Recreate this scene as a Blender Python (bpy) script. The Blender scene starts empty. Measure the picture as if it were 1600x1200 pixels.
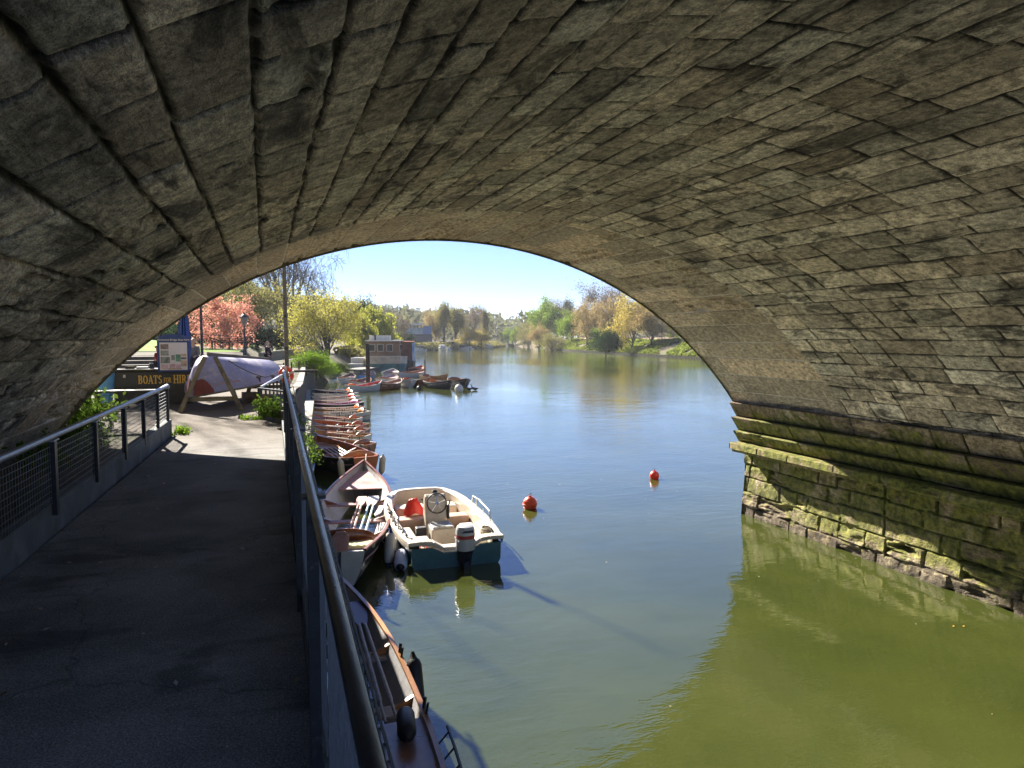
import bpy, bmesh, math, random
import numpy as np
from mathutils import Vector, Matrix
rnd = random.Random(7)
R = math.radians
sc = bpy.context.scene
col = sc.collection

# ---------------------------------------------------------------- camera, sky, sun, exposure
EYE = 3.93
YAW, PIT, FPX = math.atan(388/1109), math.atan(72/1109), 1109.0
cam_d = bpy.data.cameras.new('camera'); cam = bpy.data.objects.new('camera', cam_d); col.objects.link(cam)
cam_d.sensor_width = 36; cam_d.lens = 36*FPX/1600; cam_d.clip_end = 6000; cam_d.clip_start = .05
cam.location = (0, 0, EYE); cam.rotation_euler = (math.pi/2-PIT, 0, -YAW)
sc.camera = cam
SUN_AZ, SUN_EL = -16.5, 32.0
w = bpy.data.worlds.new('World'); sc.world = w; w.use_nodes = True
nt = w.node_tree; bg = nt.nodes['Background']
sky = nt.nodes.new('ShaderNodeTexSky'); sky.sky_type = 'NISHITA'; sky.sun_disc = False
sky.sun_elevation = R(SUN_EL); sky.sun_rotation = R(SUN_AZ); sky.air_density = 1.0; sky.dust_density = 0; sky.ozone_density = 4; sky.altitude = 1200
tn = nt.nodes.new('ShaderNodeMix'); tn.data_type = 'RGBA'; tn.blend_type = 'MULTIPLY'; tn.inputs[0].default_value = 1; tn.inputs[7].default_value = (.66, .68, .89, 1)
nt.links.new(sky.outputs[0], tn.inputs[6]); nt.links.new(tn.outputs[2], bg.inputs[0]); bg.inputs[1].default_value = .05
sl = bpy.data.lights.new('sun', 'SUN'); so = bpy.data.objects.new('sun', sl); col.objects.link(so)
sl.energy = 5.0; sl.angle = R(.55); sl.color = (1, .93, .82)
so.rotation_euler = (R(90-SUN_EL), 0, R(180-SUN_AZ)); so.location = (-20, 60, 50)
sc.view_settings.view_transform = 'Standard'; sc.view_settings.look = 'None'
sc.view_settings.exposure = 2.05; sc.view_settings.gamma = 1; sc.view_settings.use_curve_mapping = False
sc.cycles.max_bounces = 8; sc.cycles.diffuse_bounces = 5; sc.cycles.glossy_bounces = 4; sc.cycles.transmission_bounces = 4
sc.cycles.caustics_reflective = True; sc.cycles.blur_glossy = 1.0; sc.cycles.sample_clamp_indirect = 6

# ---------------------------------------------------------------- helpers
def at(px, py, Y):
    """the point of the photograph's sight line that lies Y metres up-river"""
    x = (px-800)/FPX; y = -(py-600)/FPX
    fw = math.cos(PIT)+y*math.sin(PIT); up = -math.sin(PIT)+y*math.cos(PIT)
    X = x*math.cos(YAW)+fw*math.sin(YAW); D = -x*math.sin(YAW)+fw*math.cos(YAW)
    return Vector((X/D*Y, Y, EYE+up/D*Y))

class MB:
    def __init__(s): s.v = []; s.f = []; s.m = []
    def add(s, V, F, m=0):
        o = len(s.v); s.v += [tuple(p) for p in V]; s.f += [tuple(o+i for i in f) for f in F]; s.m += [m]*len(F)
    def box(s, c, d, rz=0, m=0, M=None):
        V = [Vector((x*d[0]/2, y*d[1]/2, z*d[2]/2)) for x in (-1, 1) for y in (-1, 1) for z in (-1, 1)]
        X = M or (Matrix.Translation(Vector(c)) @ Matrix.Rotation(rz, 4, 'Z'))
        s.add([X @ p for p in V], [(0,1,3,2),(4,6,7,5),(0,4,5,1),(2,3,7,6),(0,2,6,4),(1,5,7,3)], m)
    def bar(s, a, b, wd, th, up=(0,0,1), m=0):
        a = Vector(a); b = Vector(b); d = (b-a); L = d.length; d.normalize()
        x = d.cross(Vector(up))
        if x.length < 1e-4: x = d.cross(Vector((1,0,0)))
        x.normalize(); z = x.cross(d)
        V = [p+x*i*wd/2+z*j*th/2 for p in (a, b) for i in (-1, 1) for j in (-1, 1)]
        s.add(V, [(0,1,3,2),(4,6,7,5),(0,4,5,1),(2,3,7,6),(0,2,6,4),(1,5,7,3)], m)
    def tube(s, pts, r, n=8, m=0, cap=True):
        pts = [Vector(p) for p in pts]; k = len(pts)
        rs = r if isinstance(r, (list, tuple)) else [r]*k
        V = []; prev = None
        for i, p in enumerate(pts):
            d = (pts[min(i+1, k-1)]-pts[max(i-1, 0)])
            if d.length < 1e-9: d = Vector((0,0,1))
            d.normalize()
            u = prev - d*prev.dot(d) if prev is not None else d.cross(Vector((0,0,1)) if abs(d.z) < .9 else Vector((1,0,0)))
            if u.length < 1e-6: u = d.cross(Vector((1,0,0)))
            u.normalize(); prev = u; q = d.cross(u)
            V += [p+(u*math.cos(2*math.pi*j/n)+q*math.sin(2*math.pi*j/n))*rs[i] for j in range(n)]
        F = [(i*n+j, i*n+(j+1)%n, (i+1)*n+(j+1)%n, (i+1)*n+j) for i in range(k-1) for j in range(n)]
        if cap: F += [tuple(range(n))[::-1], tuple((k-1)*n+j for j in range(n))]
        s.add(V, F, m)
    def lathe(s, prof, n=12, c=(0,0,0), m=0, M=None):
        M = M or Matrix.Translation(Vector(c))
        V = [M @ Vector((r*math.cos(2*math.pi*j/n), r*math.sin(2*math.pi*j/n), z)) for r, z in prof for j in range(n)]
        k = len(prof)
        F = [(i*n+j, i*n+(j+1)%n, (i+1)*n+(j+1)%n, (i+1)*n+j) for i in range(k-1) for j in range(n)]
        F += [tuple(range(n))[::-1], tuple((k-1)*n+j for j in range(n))]
        s.add(V, F, m)
    def prism(s, poly, a, b, m=0):
        """poly: list of 3-vectors of one face, extruded by vector from a to b offsets"""
        n = len(poly); A = [Vector(p)+Vector(a) for p in poly]; B = [Vector(p)+Vector(b) for p in poly]
        s.add(A+B, [tuple(range(n))[::-1], tuple(range(n, 2*n))]+[(i, (i+1) % n, n+(i+1) % n, n+i) for i in range(n)], m)
    def torus(s, c, Rr, r, ax='Z', n=20, k=8, m=0, M=None):
        pts = [Vector((Rr*math.cos(2*math.pi*i/n), Rr*math.sin(2*math.pi*i/n), 0)) for i in range(n)]
        X = M or Matrix.Translation(Vector(c)) @ (Matrix.Rotation(math.pi/2, 4, 'X') if ax == 'Y' else Matrix.Identity(4))
        V = []
        for i, p in enumerate(pts):
            d = p.normalized()
            V += [X @ (p+d*r*math.cos(2*math.pi*j/k)+Vector((0,0,r*math.sin(2*math.pi*j/k)))) for j in range(k)]
        s.add(V, [(i*k+j, ((i+1)%n)*k+j, ((i+1)%n)*k+(j+1)%k, i*k+(j+1)%k) for i in range(n) for j in range(k)], m)
    def build(s, name, mats, parent=None, smooth=False, bevel=0):
        me = bpy.data.meshes.new(name); me.from_pydata(s.v, [], s.f)
        for x in (mats if isinstance(mats, (list, tuple)) else [mats]): me.materials.append(x)
        me.polygons.foreach_set('material_index', s.m)
        if smooth: me.polygons.foreach_set('use_smooth', [True]*len(s.f))
        me.update()
        o = bpy.data.objects.new(name, me); col.objects.link(o)
        if smooth == 'auto':
            try: me.set_sharp_from_angle(angle=R(38))
            except Exception: pass
        if parent: o.parent = parent
        if bevel:
            b = o.modifiers.new('edge', 'BEVEL'); b.width = bevel; b.segments = 2; b.limit_method = 'ANGLE'
        return o

def grid_obj(name, P, mats, parent=None, smooth=True, attr=None, flip=False):
    """P: (a,b,3) array of points -> one quad sheet"""
    a, b, _ = P.shape
    me = bpy.data.meshes.new(name)
    idx = np.arange(a*b).reshape(a, b)
    q = np.stack([idx[:-1,:-1], idx[1:,:-1], idx[1:,1:], idx[:-1,1:]], -1).reshape(-1, 4)
    if flip: q = q[:, ::-1]
    me.vertices.add(a*b); me.vertices.foreach_set('co', P.reshape(-1).astype(np.float32))
    me.loops.add(q.size); me.loops.foreach_set('vertex_index', q.reshape(-1).astype(np.int32))
    me.polygons.add(len(q)); me.polygons.foreach_set('loop_start', np.arange(0, q.size, 4, dtype=np.int32))
    me.polygons.foreach_set('use_smooth', np.full(len(q), smooth))
    for x in (mats if isinstance(mats, (list, tuple)) else [mats]): me.materials.append(x)
    me.update(calc_edges=True); me.validate()
    if attr is not None:
        at_ = me.attributes.new('stone', 'FLOAT_COLOR', 'POINT'); at_.data.foreach_set('color', attr.reshape(-1).astype(np.float32))
    o = bpy.data.objects.new(name, me); col.objects.link(o)
    if parent: o.parent = parent
    return o

def quads_obj(name, V, mats, parent=None, tris=False):
    """V: (n,4,3) separate little faces"""
    n, k, _ = V.shape
    me = bpy.data.meshes.new(name); me.vertices.add(n*k); me.vertices.foreach_set('co', V.reshape(-1).astype(np.float32))
    me.loops.add(n*k); me.loops.foreach_set('vertex_index', np.arange(n*k, dtype=np.int32))
    me.polygons.add(n); me.polygons.foreach_set('loop_start', np.arange(0, n*k, k, dtype=np.int32))
    for x in (mats if isinstance(mats, (list, tuple)) else [mats]): me.materials.append(x)
    me.update(calc_edges=True)
    o = bpy.data.objects.new(name, me); col.objects.link(o)
    if parent: o.parent = parent
    return o

def tag(o, label=None, cat=None, group=None, kind=None):
    if label: o['label'] = label
    if cat: o['category'] = cat
    if group: o['group'] = group
    if kind: o['kind'] = kind
    return o
def empty(name, loc, rz=0, label=None, cat=None, group=None):
    o = bpy.data.objects.new(name, None); col.objects.link(o); o.location = loc; o.rotation_euler = (0, 0, rz); o.empty_display_size = .2
    return tag(o, label, cat, group)
def copy_tree(o, parent=None):
    c = o.copy(); col.objects.link(c); c.parent = parent
    for ch in list(o.children): copy_tree(ch, c)
    return c
def look_rot(d):
    return Vector(d).to_track_quat('Y', 'Z').to_matrix().to_4x4()

# ---------------------------------------------------------------- materials
def N(nt, t, **kw):
    n = nt.nodes.new('ShaderNode'+t)
    for k, v in kw.items(): setattr(n, k, v)
    return n
def noise(nt, vec, scale, detail=4, rough=.55, dist=0):
    n = N(nt, 'TexNoise'); n.inputs['Scale'].default_value = scale; n.inputs['Detail'].default_value = detail
    n.inputs['Roughness'].default_value = rough; n.inputs['Distortion'].default_value = dist
    if vec is not None: nt.links.new(vec, n.inputs['Vector'])
    return n.outputs[0]
def ramp(nt, val, stops):
    r = N(nt, 'ValToRGB'); e = r.color_ramp.elements
    while len(e) < len(stops): e.new(.5)
    for i, (p, c) in enumerate(stops):
        e[i].position = p; e[i].color = (c, c, c, 1) if not isinstance(c, (tuple, list)) else (*c, 1)
    nt.links.new(val, r.inputs[0]); return r.outputs[0]
def mix(nt, fac, a, b, mode='MIX'):
    m = N(nt, 'Mix', data_type='RGBA', blend_type=mode)
    for s, x in ((m.inputs[0], fac), (m.inputs[6], a), (m.inputs[7], b)):
        if isinstance(x, (int, float)): s.default_value = x
        elif isinstance(x, (tuple, list)): s.default_value = (*x, 1)
        else: nt.links.new(x, s)
    return m.outputs[2]
def math_(nt, op, a, b=0.0, clamp=False):
    m = N(nt, 'Math', operation=op, use_clamp=clamp)
    for s, x in ((m.inputs[0], a), (m.inputs[1], b)):
        if isinstance(x, (int, float)): s.default_value = x
        else: nt.links.new(x, s)
    return m.outputs[0]
def scaled(nt, vec, s):
    m = N(nt, 'VectorMath', operation='MULTIPLY'); nt.links.new(vec, m.inputs[0]); m.inputs[1].default_value = s; return m.outputs[0]
def bump(nt, h, strength, dist=.02, normal=None):
    b = N(nt, 'Bump'); b.inputs['Strength'].default_value = strength; b.inputs['Distance'].default_value = dist
    nt.links.new(h, b.inputs['Height'])
    if normal is not None: nt.links.new(normal, b.inputs['Normal'])
    return b.outputs[0]
def newmat(name):
    m = bpy.data.materials.new(name); m.use_nodes = True
    nt = m.node_tree; p = nt.nodes['Principled BSDF']; return m, nt, p
def geo_pos(nt): return N(nt, 'NewGeometry').outputs['Position']
def obj_pos(nt): return N(nt, 'TexCoord').outputs['Object']

def simple(name, c, rough=.6, var=.25, scale=6, c2=None, bmp=.15, bscale=None, metal=0, stretch=(1,1,1), spec=.4, dirt=None):
    """painted / wooden / metal surface with uneven colour, some wear and a slight relief"""
    m, nt, p = newmat(name)
    v = scaled(nt, obj_pos(nt), stretch)
    n1 = noise(nt, v, scale, 5, .6)
    lo = tuple(x*(1-var) for x in c); hi = tuple(min(1, x*(1+var)) for x in c)
    cc = mix(nt, ramp(nt, n1, [(.3, 0), (.7, 1)]), lo, hi)
    if c2: cc = mix(nt, ramp(nt, noise(nt, v, scale*.6, 6, .7), [(.5, 0), (.62, 1)]), cc, c2)
    if dirt: cc = mix(nt, ramp(nt, noise(nt, v, scale*2.3, 6, .7), [(.55, 0), (.7, .8)]), cc, dirt)
    nt.links.new(cc, p.inputs['Base Color'])
    p.inputs['Metallic'].default_value = metal; p.inputs['Specular IOR Level'].default_value = spec
    nt.links.new(math_(nt, 'ADD', math_(nt, 'MULTIPLY', n1, .2), rough-.1), p.inputs['Roughness'])
    if bmp: nt.links.new(bump(nt, noise(nt, v, bscale or scale*6, 4, .6), bmp, .01), p.inputs['Normal'])
    return m

def leafmat(name, c1, c2, trans=.5, rough=.55, c3=None):
    m, nt, p = newmat(name)
    g = N(nt, 'NewGeometry')
    cc = ramp(nt, g.outputs['Random Per Island'], [(0, c1), (.55, c2), (1, c3 or tuple(x*1.15 for x in c2))])
    d = N(nt, 'BsdfDiffuse'); t = N(nt, 'BsdfTranslucent'); ms = N(nt, 'MixShader'); ms.inputs[0].default_value = trans
    nt.links.new(cc, d.inputs[0]); nt.links.new(cc, t.inputs[0])
    nt.links.new(d.outputs[0], ms.inputs[1]); nt.links.new(t.outputs[0], ms.inputs[2])
    nt.links.new(ms.outputs[0], nt.nodes['Material Output'].inputs[0])
    nt.nodes.remove(p)
    return m

def stone_mat(name, dark, mid, lite, joint, grime=(.012,.012,.011), grime_amt=.8, moss=False, tool=1.0, stain=False, j2=.5):
    m, nt, p = newmat(name)
    pos = geo_pos(nt)
    a = N(nt, 'Attribute', attribute_name='stone'); sep = N(nt, 'SeparateColor'); nt.links.new(a.outputs['Color'], sep.inputs[0])
    jm, b1, b2 = sep.outputs[0], sep.outputs[1], sep.outputs[2]
    n_big = noise(nt, scaled(nt, pos, (1, .55, 1)), .9, 5, .6, .3)
    n_mid = noise(nt, pos, 5.5, 6, .65)
    n_fine = noise(nt, pos, 38, 4, .7)
    base = mix(nt, b1, mid, lite)
    base = mix(nt, ramp(nt, n_mid, [(.35, 0), (.62, 1)]), dark, base)
    n_grit = noise(nt, pos, 75, 5, .75); n_mot = noise(nt, scaled(nt, pos, (1, .7, 1)), 17, 6, .72)
    base = mix(nt, 1, base, ramp(nt, n_mot, [(.3, .28), (.46, .8), (.58, 1.22), (.75, 1.75)]), 'MULTIPLY')
    base = mix(nt, 1, base, ramp(nt, n_grit, [(.3, .45), (.5, 1.0), (.68, 1.4)]), 'MULTIPLY')
    base = mix(nt, 1, base, ramp(nt, b1, [(0, .72), (1, 1.25)]), 'MULTIPLY')
    tint = mix(nt, b2, (.97, .99, .95), (1.07, 1, .9)); base = mix(nt, 1, base, tint, 'MULTIPLY')
    # soot and water stains, strongest round the joints
    g = math_(nt, 'ADD', math_(nt, 'MULTIPLY', jm, .2), n_big)
    g = math_(nt, 'ADD', g, math_(nt, 'MULTIPLY', math_(nt, 'SUBTRACT', n_mid, .5), .45))
    gm = ramp(nt, g, [(.52, 0), (.74, grime_amt)])
    base = mix(nt, gm, base, grime)
    if stain:
        sm = noise(nt, scaled(nt, pos, (1.5, .5, 1.5)), 2.1, 6, .68, .8)
        sm = math_(nt, 'ADD', sm, math_(nt, 'MULTIPLY', jm, .05)); base = mix(nt, ramp(nt, sm, [(.535, 0), (.595, .6), (.69, .92)]), base, (.022,.021,.019))
    jc = mix(nt, ramp(nt, noise(nt, pos, 2.2, 3), [(.4, 0), (.6, 1)]), joint, tuple(x*j2 for x in joint))
    base = mix(nt, ramp(nt, jm, [(.3, 0), (.85, .92)]), base, jc)
    if moss:
        sz = N(nt, 'SeparateXYZ'); nt.links.new(pos, sz.inputs[0]); z = sz.outputs[2]
        nz = math_(nt, 'ADD', z, math_(nt, 'MULTIPLY', math_(nt, 'SUBTRACT', n_big, .5), 1.1))
        nz = math_(nt, 'ADD', nz, math_(nt, 'MULTIPLY', math_(nt, 'SUBTRACT', n_mid, .5), 1.3))
        mr = N(nt, 'MapRange'); nt.links.new(nz, mr.inputs[0]); mr.inputs[1].default_value = 0; mr.inputs[2].default_value = 3.0
        mm = ramp(nt, mr.outputs[0], [(.05, 0), (.12, .8), (.5, .95), (.72, .8), (.8, 0)])
        patch = ramp(nt, noise(nt, pos, 1.7, 5, .65, .5), [(.36, .12), (.5, 1)]); mm = math_(nt, 'MULTIPLY', mm, patch)
        mossc = ramp(nt, noise(nt, pos, 9, 6, .7), [(.3, (.03,.04,.006)), (.46, (.11,.125,.018)), (.6, (.24,.24,.04)), (.78, (.34,.32,.08))])
        base = mix(nt, mm, base, mossc)
        wet = ramp(nt, mr.outputs[0], [(0, .9), (.05, .5), (.09, 0)])
        base = mix(nt, wet, base, (.085,.07,.05))
    nt.links.new(base, p.inputs['Base Color'])
    p.inputs['Roughness'].default_value = .88; p.inputs['Specular IOR Level'].default_value = .25
    # tooling marks + pitting
    wv = noise(nt, scaled(nt, pos, (30, 5, 30)), 1.6, 3, .6)
    h = math_(nt, 'ADD', math_(nt, 'MULTIPLY', n_fine, .6), math_(nt, 'MULTIPLY', wv, .6*tool))
    h = math_(nt, 'ADD', h, math_(nt, 'MULTIPLY', n_mot, .9))
    pit = ramp(nt, noise(nt, pos, 70, 2, .5), [(.28, 0), (.42, 1)])
    h = math_(nt, 'ADD', h, math_(nt, 'MULTIPLY', pit, .35))
    nb = bump(nt, n_mid, .55, .05); nt.links.new(bump(nt, h, 1.0, .022, nb), p.inputs['Normal'])
    return m

M_stone = stone_mat('old_soffit_stone', (.40,.36,.295), (.68,.60,.475), (.87,.79,.65), (.06,.055,.048), grime=(.03,.028,.025), stain=True)
M_ring = stone_mat('widened_ring_stone', (.42,.35,.27), (.56,.48,.37), (.66,.57,.44), (.82,.75,.64), grime_amt=.35, tool=.6, j2=.85)
M_pier = stone_mat('mossy_pier_stone', (.2,.15,.1), (.38,.30,.2), (.48,.39,.27), (.04,.036,.024), moss=True)
M_face = stone_mat('facade_stone', (.3,.27,.2), (.38,.34,.26), (.45,.4,.3), (.3,.27,.2), grime_amt=.3)

def asphalt():
    m, nt, p = newmat('worn_asphalt'); pos = geo_pos(nt)
    n1 = noise(nt, pos, 110, 3, .75); n2 = noise(nt, pos, 1.1, 5, .6, .4); n3 = noise(nt, pos, 14, 5, .7)
    c = ramp(nt, n2, [(.35, (.15,.15,.148)), (.62, (.285,.285,.278))])
    c = mix(nt, 1, c, ramp(nt, n1, [(.32, .45), (.5, .95), (.62, 1.5), (.75, 2.6)]), 'MULTIPLY')
    c = mix(nt, ramp(nt, noise(nt, scaled(nt, pos, (1, 2.5, 1)), .8, 4, .6, 1.2), [(.55, 0), (.66, .5)]), c, (.05,.048,.045))
    vo = N(nt, 'TexVoronoi', feature='DISTANCE_TO_EDGE'); vo.inputs['Scale'].default_value = .55; dv = N(nt, 'VectorMath', operation='ADD'); nt.links.new(pos, dv.inputs[0]); nz_ = N(nt, 'TexNoise'); nz_.inputs['Scale'].default_value = 1.8; nz_.inputs['Detail'].default_value = 6; nt.links.new(pos, nz_.inputs['Vector']); nt.links.new(nz_.outputs['Color'], dv.inputs[1]); nt.links.new(dv.outputs[0], vo.inputs['Vector'])
    c = mix(nt, ramp(nt, vo.outputs[0], [(0, .4), (.004, .25), (.008, 0)]), c, (.03,.03,.03))
    c = mix(nt, ramp(nt, n3, [(.62, 0), (.75, .5)]), c, (.14,.13,.11))
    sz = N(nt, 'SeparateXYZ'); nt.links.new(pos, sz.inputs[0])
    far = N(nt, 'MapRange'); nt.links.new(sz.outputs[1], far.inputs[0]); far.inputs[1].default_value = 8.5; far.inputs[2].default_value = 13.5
    sunlit_tan = mix(nt, ramp(nt, n3, [(.3, 0), (.65, 1)]), (.066,.051,.034), (.125,.094,.062))  # tan of the sunlit stretch put into the path colour, blended in along Y
    c = mix(nt, math_(nt, 'MULTIPLY', far.outputs[0], .95), c, sunlit_tan)
    nt.links.new(c, p.inputs['Base Color']); p.inputs['Roughness'].default_value = .85; p.inputs['Specular IOR Level'].default_value = .12
    nt.links.new(bump(nt, n1, .8, .006, bump(nt, n3, .25, .02)), p.inputs['Normal']); return m
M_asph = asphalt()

def watermat():
    m, nt, p = newmat('river_water'); pos = geo_pos(nt)
    murk = ramp(nt, noise(nt, pos, .35, 4, .6), [(.35, (.036,.046,.011)), (.65, (.052,.062,.014))])
    nt.links.new(murk, p.inputs['Base Color'])
    p.inputs['Roughness'].default_value = .03; p.inputs['IOR'].default_value = 1.95; p.inputs['Specular IOR Level'].default_value = .5
    a = noise(nt, scaled(nt, pos, (1, 1.9, 1)), 2.6, 3, .5, .6)
    b = noise(nt, scaled(nt, pos, (1, 2.4, 1)), 9, 2, .5, .3)
    calm = ramp(nt, noise(nt, scaled(nt, pos, (1, .55, 1)), .06, 4, .6, .5), [(.35, .25), (.62, 1)])
    h = math_(nt, 'MULTIPLY', math_(nt, 'ADD', a, math_(nt, 'MULTIPLY', b, .3)), calm)
    big = noise(nt, scaled(nt, pos, (1, 1.6, 1)), .5, 2, .5)
    nb = bump(nt, big, .1, .12)
    nt.links.new(bump(nt, h, .22, .05, nb), p.inputs['Normal']); return m
M_water = watermat()

def ground_mat(name, c1, c2, c3, scale=2.5, rough=.9, fine=40):
    m, nt, p = newmat(name); pos = geo_pos(nt)
    n1 = noise(nt, pos, scale, 6, .65); n2 = noise(nt, pos, scale*.12, 4, .6); n3 = noise(nt, pos, fine, 3, .6)
    c = mix(nt, ramp(nt, n1, [(.35, 0), (.65, 1)]), c1, c2); c = mix(nt, ramp(nt, n2, [(.42, 0), (.62, .8)]), c, c3)
    c = mix(nt, .5, c, ramp(nt, n3, [(.25, .3), (.75, .7)]), 'OVERLAY')
    nt.links.new(c, p.inputs['Base Color']); p.inputs['Roughness'].default_value = rough; p.inputs['Specular IOR Level'].default_value = .08
    nt.links.new(bump(nt, n1, .5, .06, bump(nt, n3, .4, .02)), p.inputs['Normal']); return m
M_earth = ground_mat('trodden_earth', (.09,.075,.055), (.17,.145,.11), (.06,.065,.03))
M_paved = ground_mat('pale_paving', (.13,.112,.085), (.19,.165,.13), (.105,.094,.074), 1.5)
M_lawn = ground_mat('lawn_grass', (.11,.19,.012), (.17,.26,.02), (.08,.14,.014), 3, fine=30)
M_bankg = ground_mat('river_bank_earth', (.13,.1,.07), (.24,.19,.14), (.09,.1,.04), .8)
M_hill = ground_mat('wooded_ground', (.07,.065,.045), (.11,.1,.06), (.07,.09,.03), .1)

M_wblack = simple('black_painted_steel', (.022,.023,.026), .42, .3, 14, dirt=(.09,.085,.08), spec=.5)
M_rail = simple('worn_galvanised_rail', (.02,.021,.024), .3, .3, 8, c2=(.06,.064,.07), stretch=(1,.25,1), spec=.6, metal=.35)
M_railw = simple('weathered_and_glare_rail', (.34,.36,.39), .38, .2, 8, stretch=(1,.3,1), spec=.6, metal=.3)
M_wire = simple('galvanised_wire', (.2,.21,.22), .45, .2, 20, metal=.6, bmp=0)
M_conc = simple('concrete_kerb', (.15,.16,.16), .85, .3, 3, c2=(.09,.1,.085), bmp=.5, bscale=60)
M_timber = simple('weathered_timber', (.155,.135,.105), .8, .35, 5, c2=(.075,.066,.05), bmp=.5, bscale=30, stretch=(1,.3,1))
M_timberd = simple('tarred_timber', (.035,.03,.024), .75, .4, 4, c2=(.075,.07,.03), bmp=.5, bscale=25)
M_pontoon = simple('bleached_boards', (.42,.37,.3), .8, .25, 5, bmp=.3, bscale=40)
M_varn = simple('varnished_mahogany', (.2,.066,.022), .3, .35, 7, c2=(.30,.12,.04), bmp=.08, stretch=(1,.3,1), spec=.6)
M_varnl = simple('varnished_pine', (.38,.175,.055), .3, .25, 7, bmp=.08, stretch=(1,.3,1), spec=.6)
M_orange = simple('orange_varnish', (.55,.13,.015), .35, .2, 5, bmp=.05, spec=.5)
M_cream = simple('cream_gelcoat', (.60,.54,.44), .35, .1, 4, dirt=(.4,.33,.24), bmp=.05)
M_pink = simple('dusty_pink_paint', (.40,.22,.19), .6, .2, 6, dirt=(.28,.17,.14))
M_grey = simple('pale_grey_paint', (.42,.41,.41), .55, .18, 6, dirt=(.22,.2,.18))
M_navy = simple('dark_navy_hull', (.012,.016,.028), .35, .3, 5, dirt=(.05,.05,.05))
M_green = simple('dark_green_hull', (.02,.04,.032), .35, .3, 5, dirt=(.05,.055,.04))
M_white = simple('white_hull_paint', (.55,.53,.47), .4, .12, 4, dirt=(.4,.38,.3))
M_teal = simple('teal_hull', (.035,.12,.135), .35, .25, 3, dirt=(.06,.07,.05))
M_black = simple('black_rubber', (.02,.02,.022), .5, .2, 10)
M_red = simple('red_plastic', (.62,.035,.02), .4, .15, 8)
M_redor = simple('orange_red_buoy', (.68,.07,.015), .38, .12, 6, dirt=(.35,.05,.02))
M_bluew = simple('blue_white_vinyl', (.55,.58,.72), .35, .1, 5)
M_blue = simple('royal_blue_paint', (.018,.045,.17), .45, .2, 5)
M_lblue = simple('light_blue_paint', (.13,.35,.6), .5, .15, 5)
M_magenta = simple('magenta_paint', (.35,.05,.2), .5, .2, 5)
M_gold = simple('gold_lettering', (.62,.38,.06), .45, .15, 8)
M_steel = simple('stainless_tube', (.62,.62,.6), .22, .08, 6, metal=.9, bmp=0)
M_rope = simple('grey_rope', (.35,.31,.24), .9, .3, 30, bmp=.4)
M_rope_d = simple('dark_rope', (.04,.04,.04), .9, .3, 30)
M_lilac = simple('worn_lilac_hull', (.25,.235,.36), .6, .2, 2.2, c2=(.36,.33,.38), stretch=(3,.7,3), dirt=(.5,.42,.42))
M_hullred = simple('red_oxide_patch', (.19,.045,.03), .7, .25, 6, dirt=(.24,.1,.075))
M_skin = simple('skin', (.5,.3,.22), .5, .08, 20, bmp=0)
M_glassd = simple('dark_glass', (.03,.04,.05), .12, .2, 2, bmp=0, spec=.8)
M_bark = simple('bark', (.085,.068,.05), .9, .35, 5, bmp=.6, bscale=20)
M_barkg = simple('grey_bark', (.17,.15,.12), .9, .3, 3, c2=(.1,.09,.07), bmp=.4, bscale=14)
M_twig = simple('winter_twigs', (.15,.115,.09), .9, .2, 3, bmp=0)

# ================================================================= LARGE STRUCTURE
# ---- numpy value noise for relief
def vnoise(x, y, seed, f):
    rs = np.random.RandomState(seed); T = rs.rand(257, 257)
    x = x*f+500; y = y*f+500
    xi = np.floor(x).astype(int); yi = np.floor(y).astype(int); fx = x-xi; fy = y-yi
    fx = fx*fx*(3-2*fx); fy = fy*fy*(3-2*fy); xi %= 256; yi %= 256
    return (T[xi, yi]*(1-fx)+T[xi+1, yi]*fx)*(1-fy)+(T[xi, yi+1]*(1-fx)+T[xi+1, yi+1]*fx)*fy
def fbm(x, y, seed, f, o=4):
    r = 0; a = .5; t = 0
    for i in range(o): r = r+a*vnoise(x, y, seed+i, f*2**i); t += a; a *= .5
    return r/t

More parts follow.
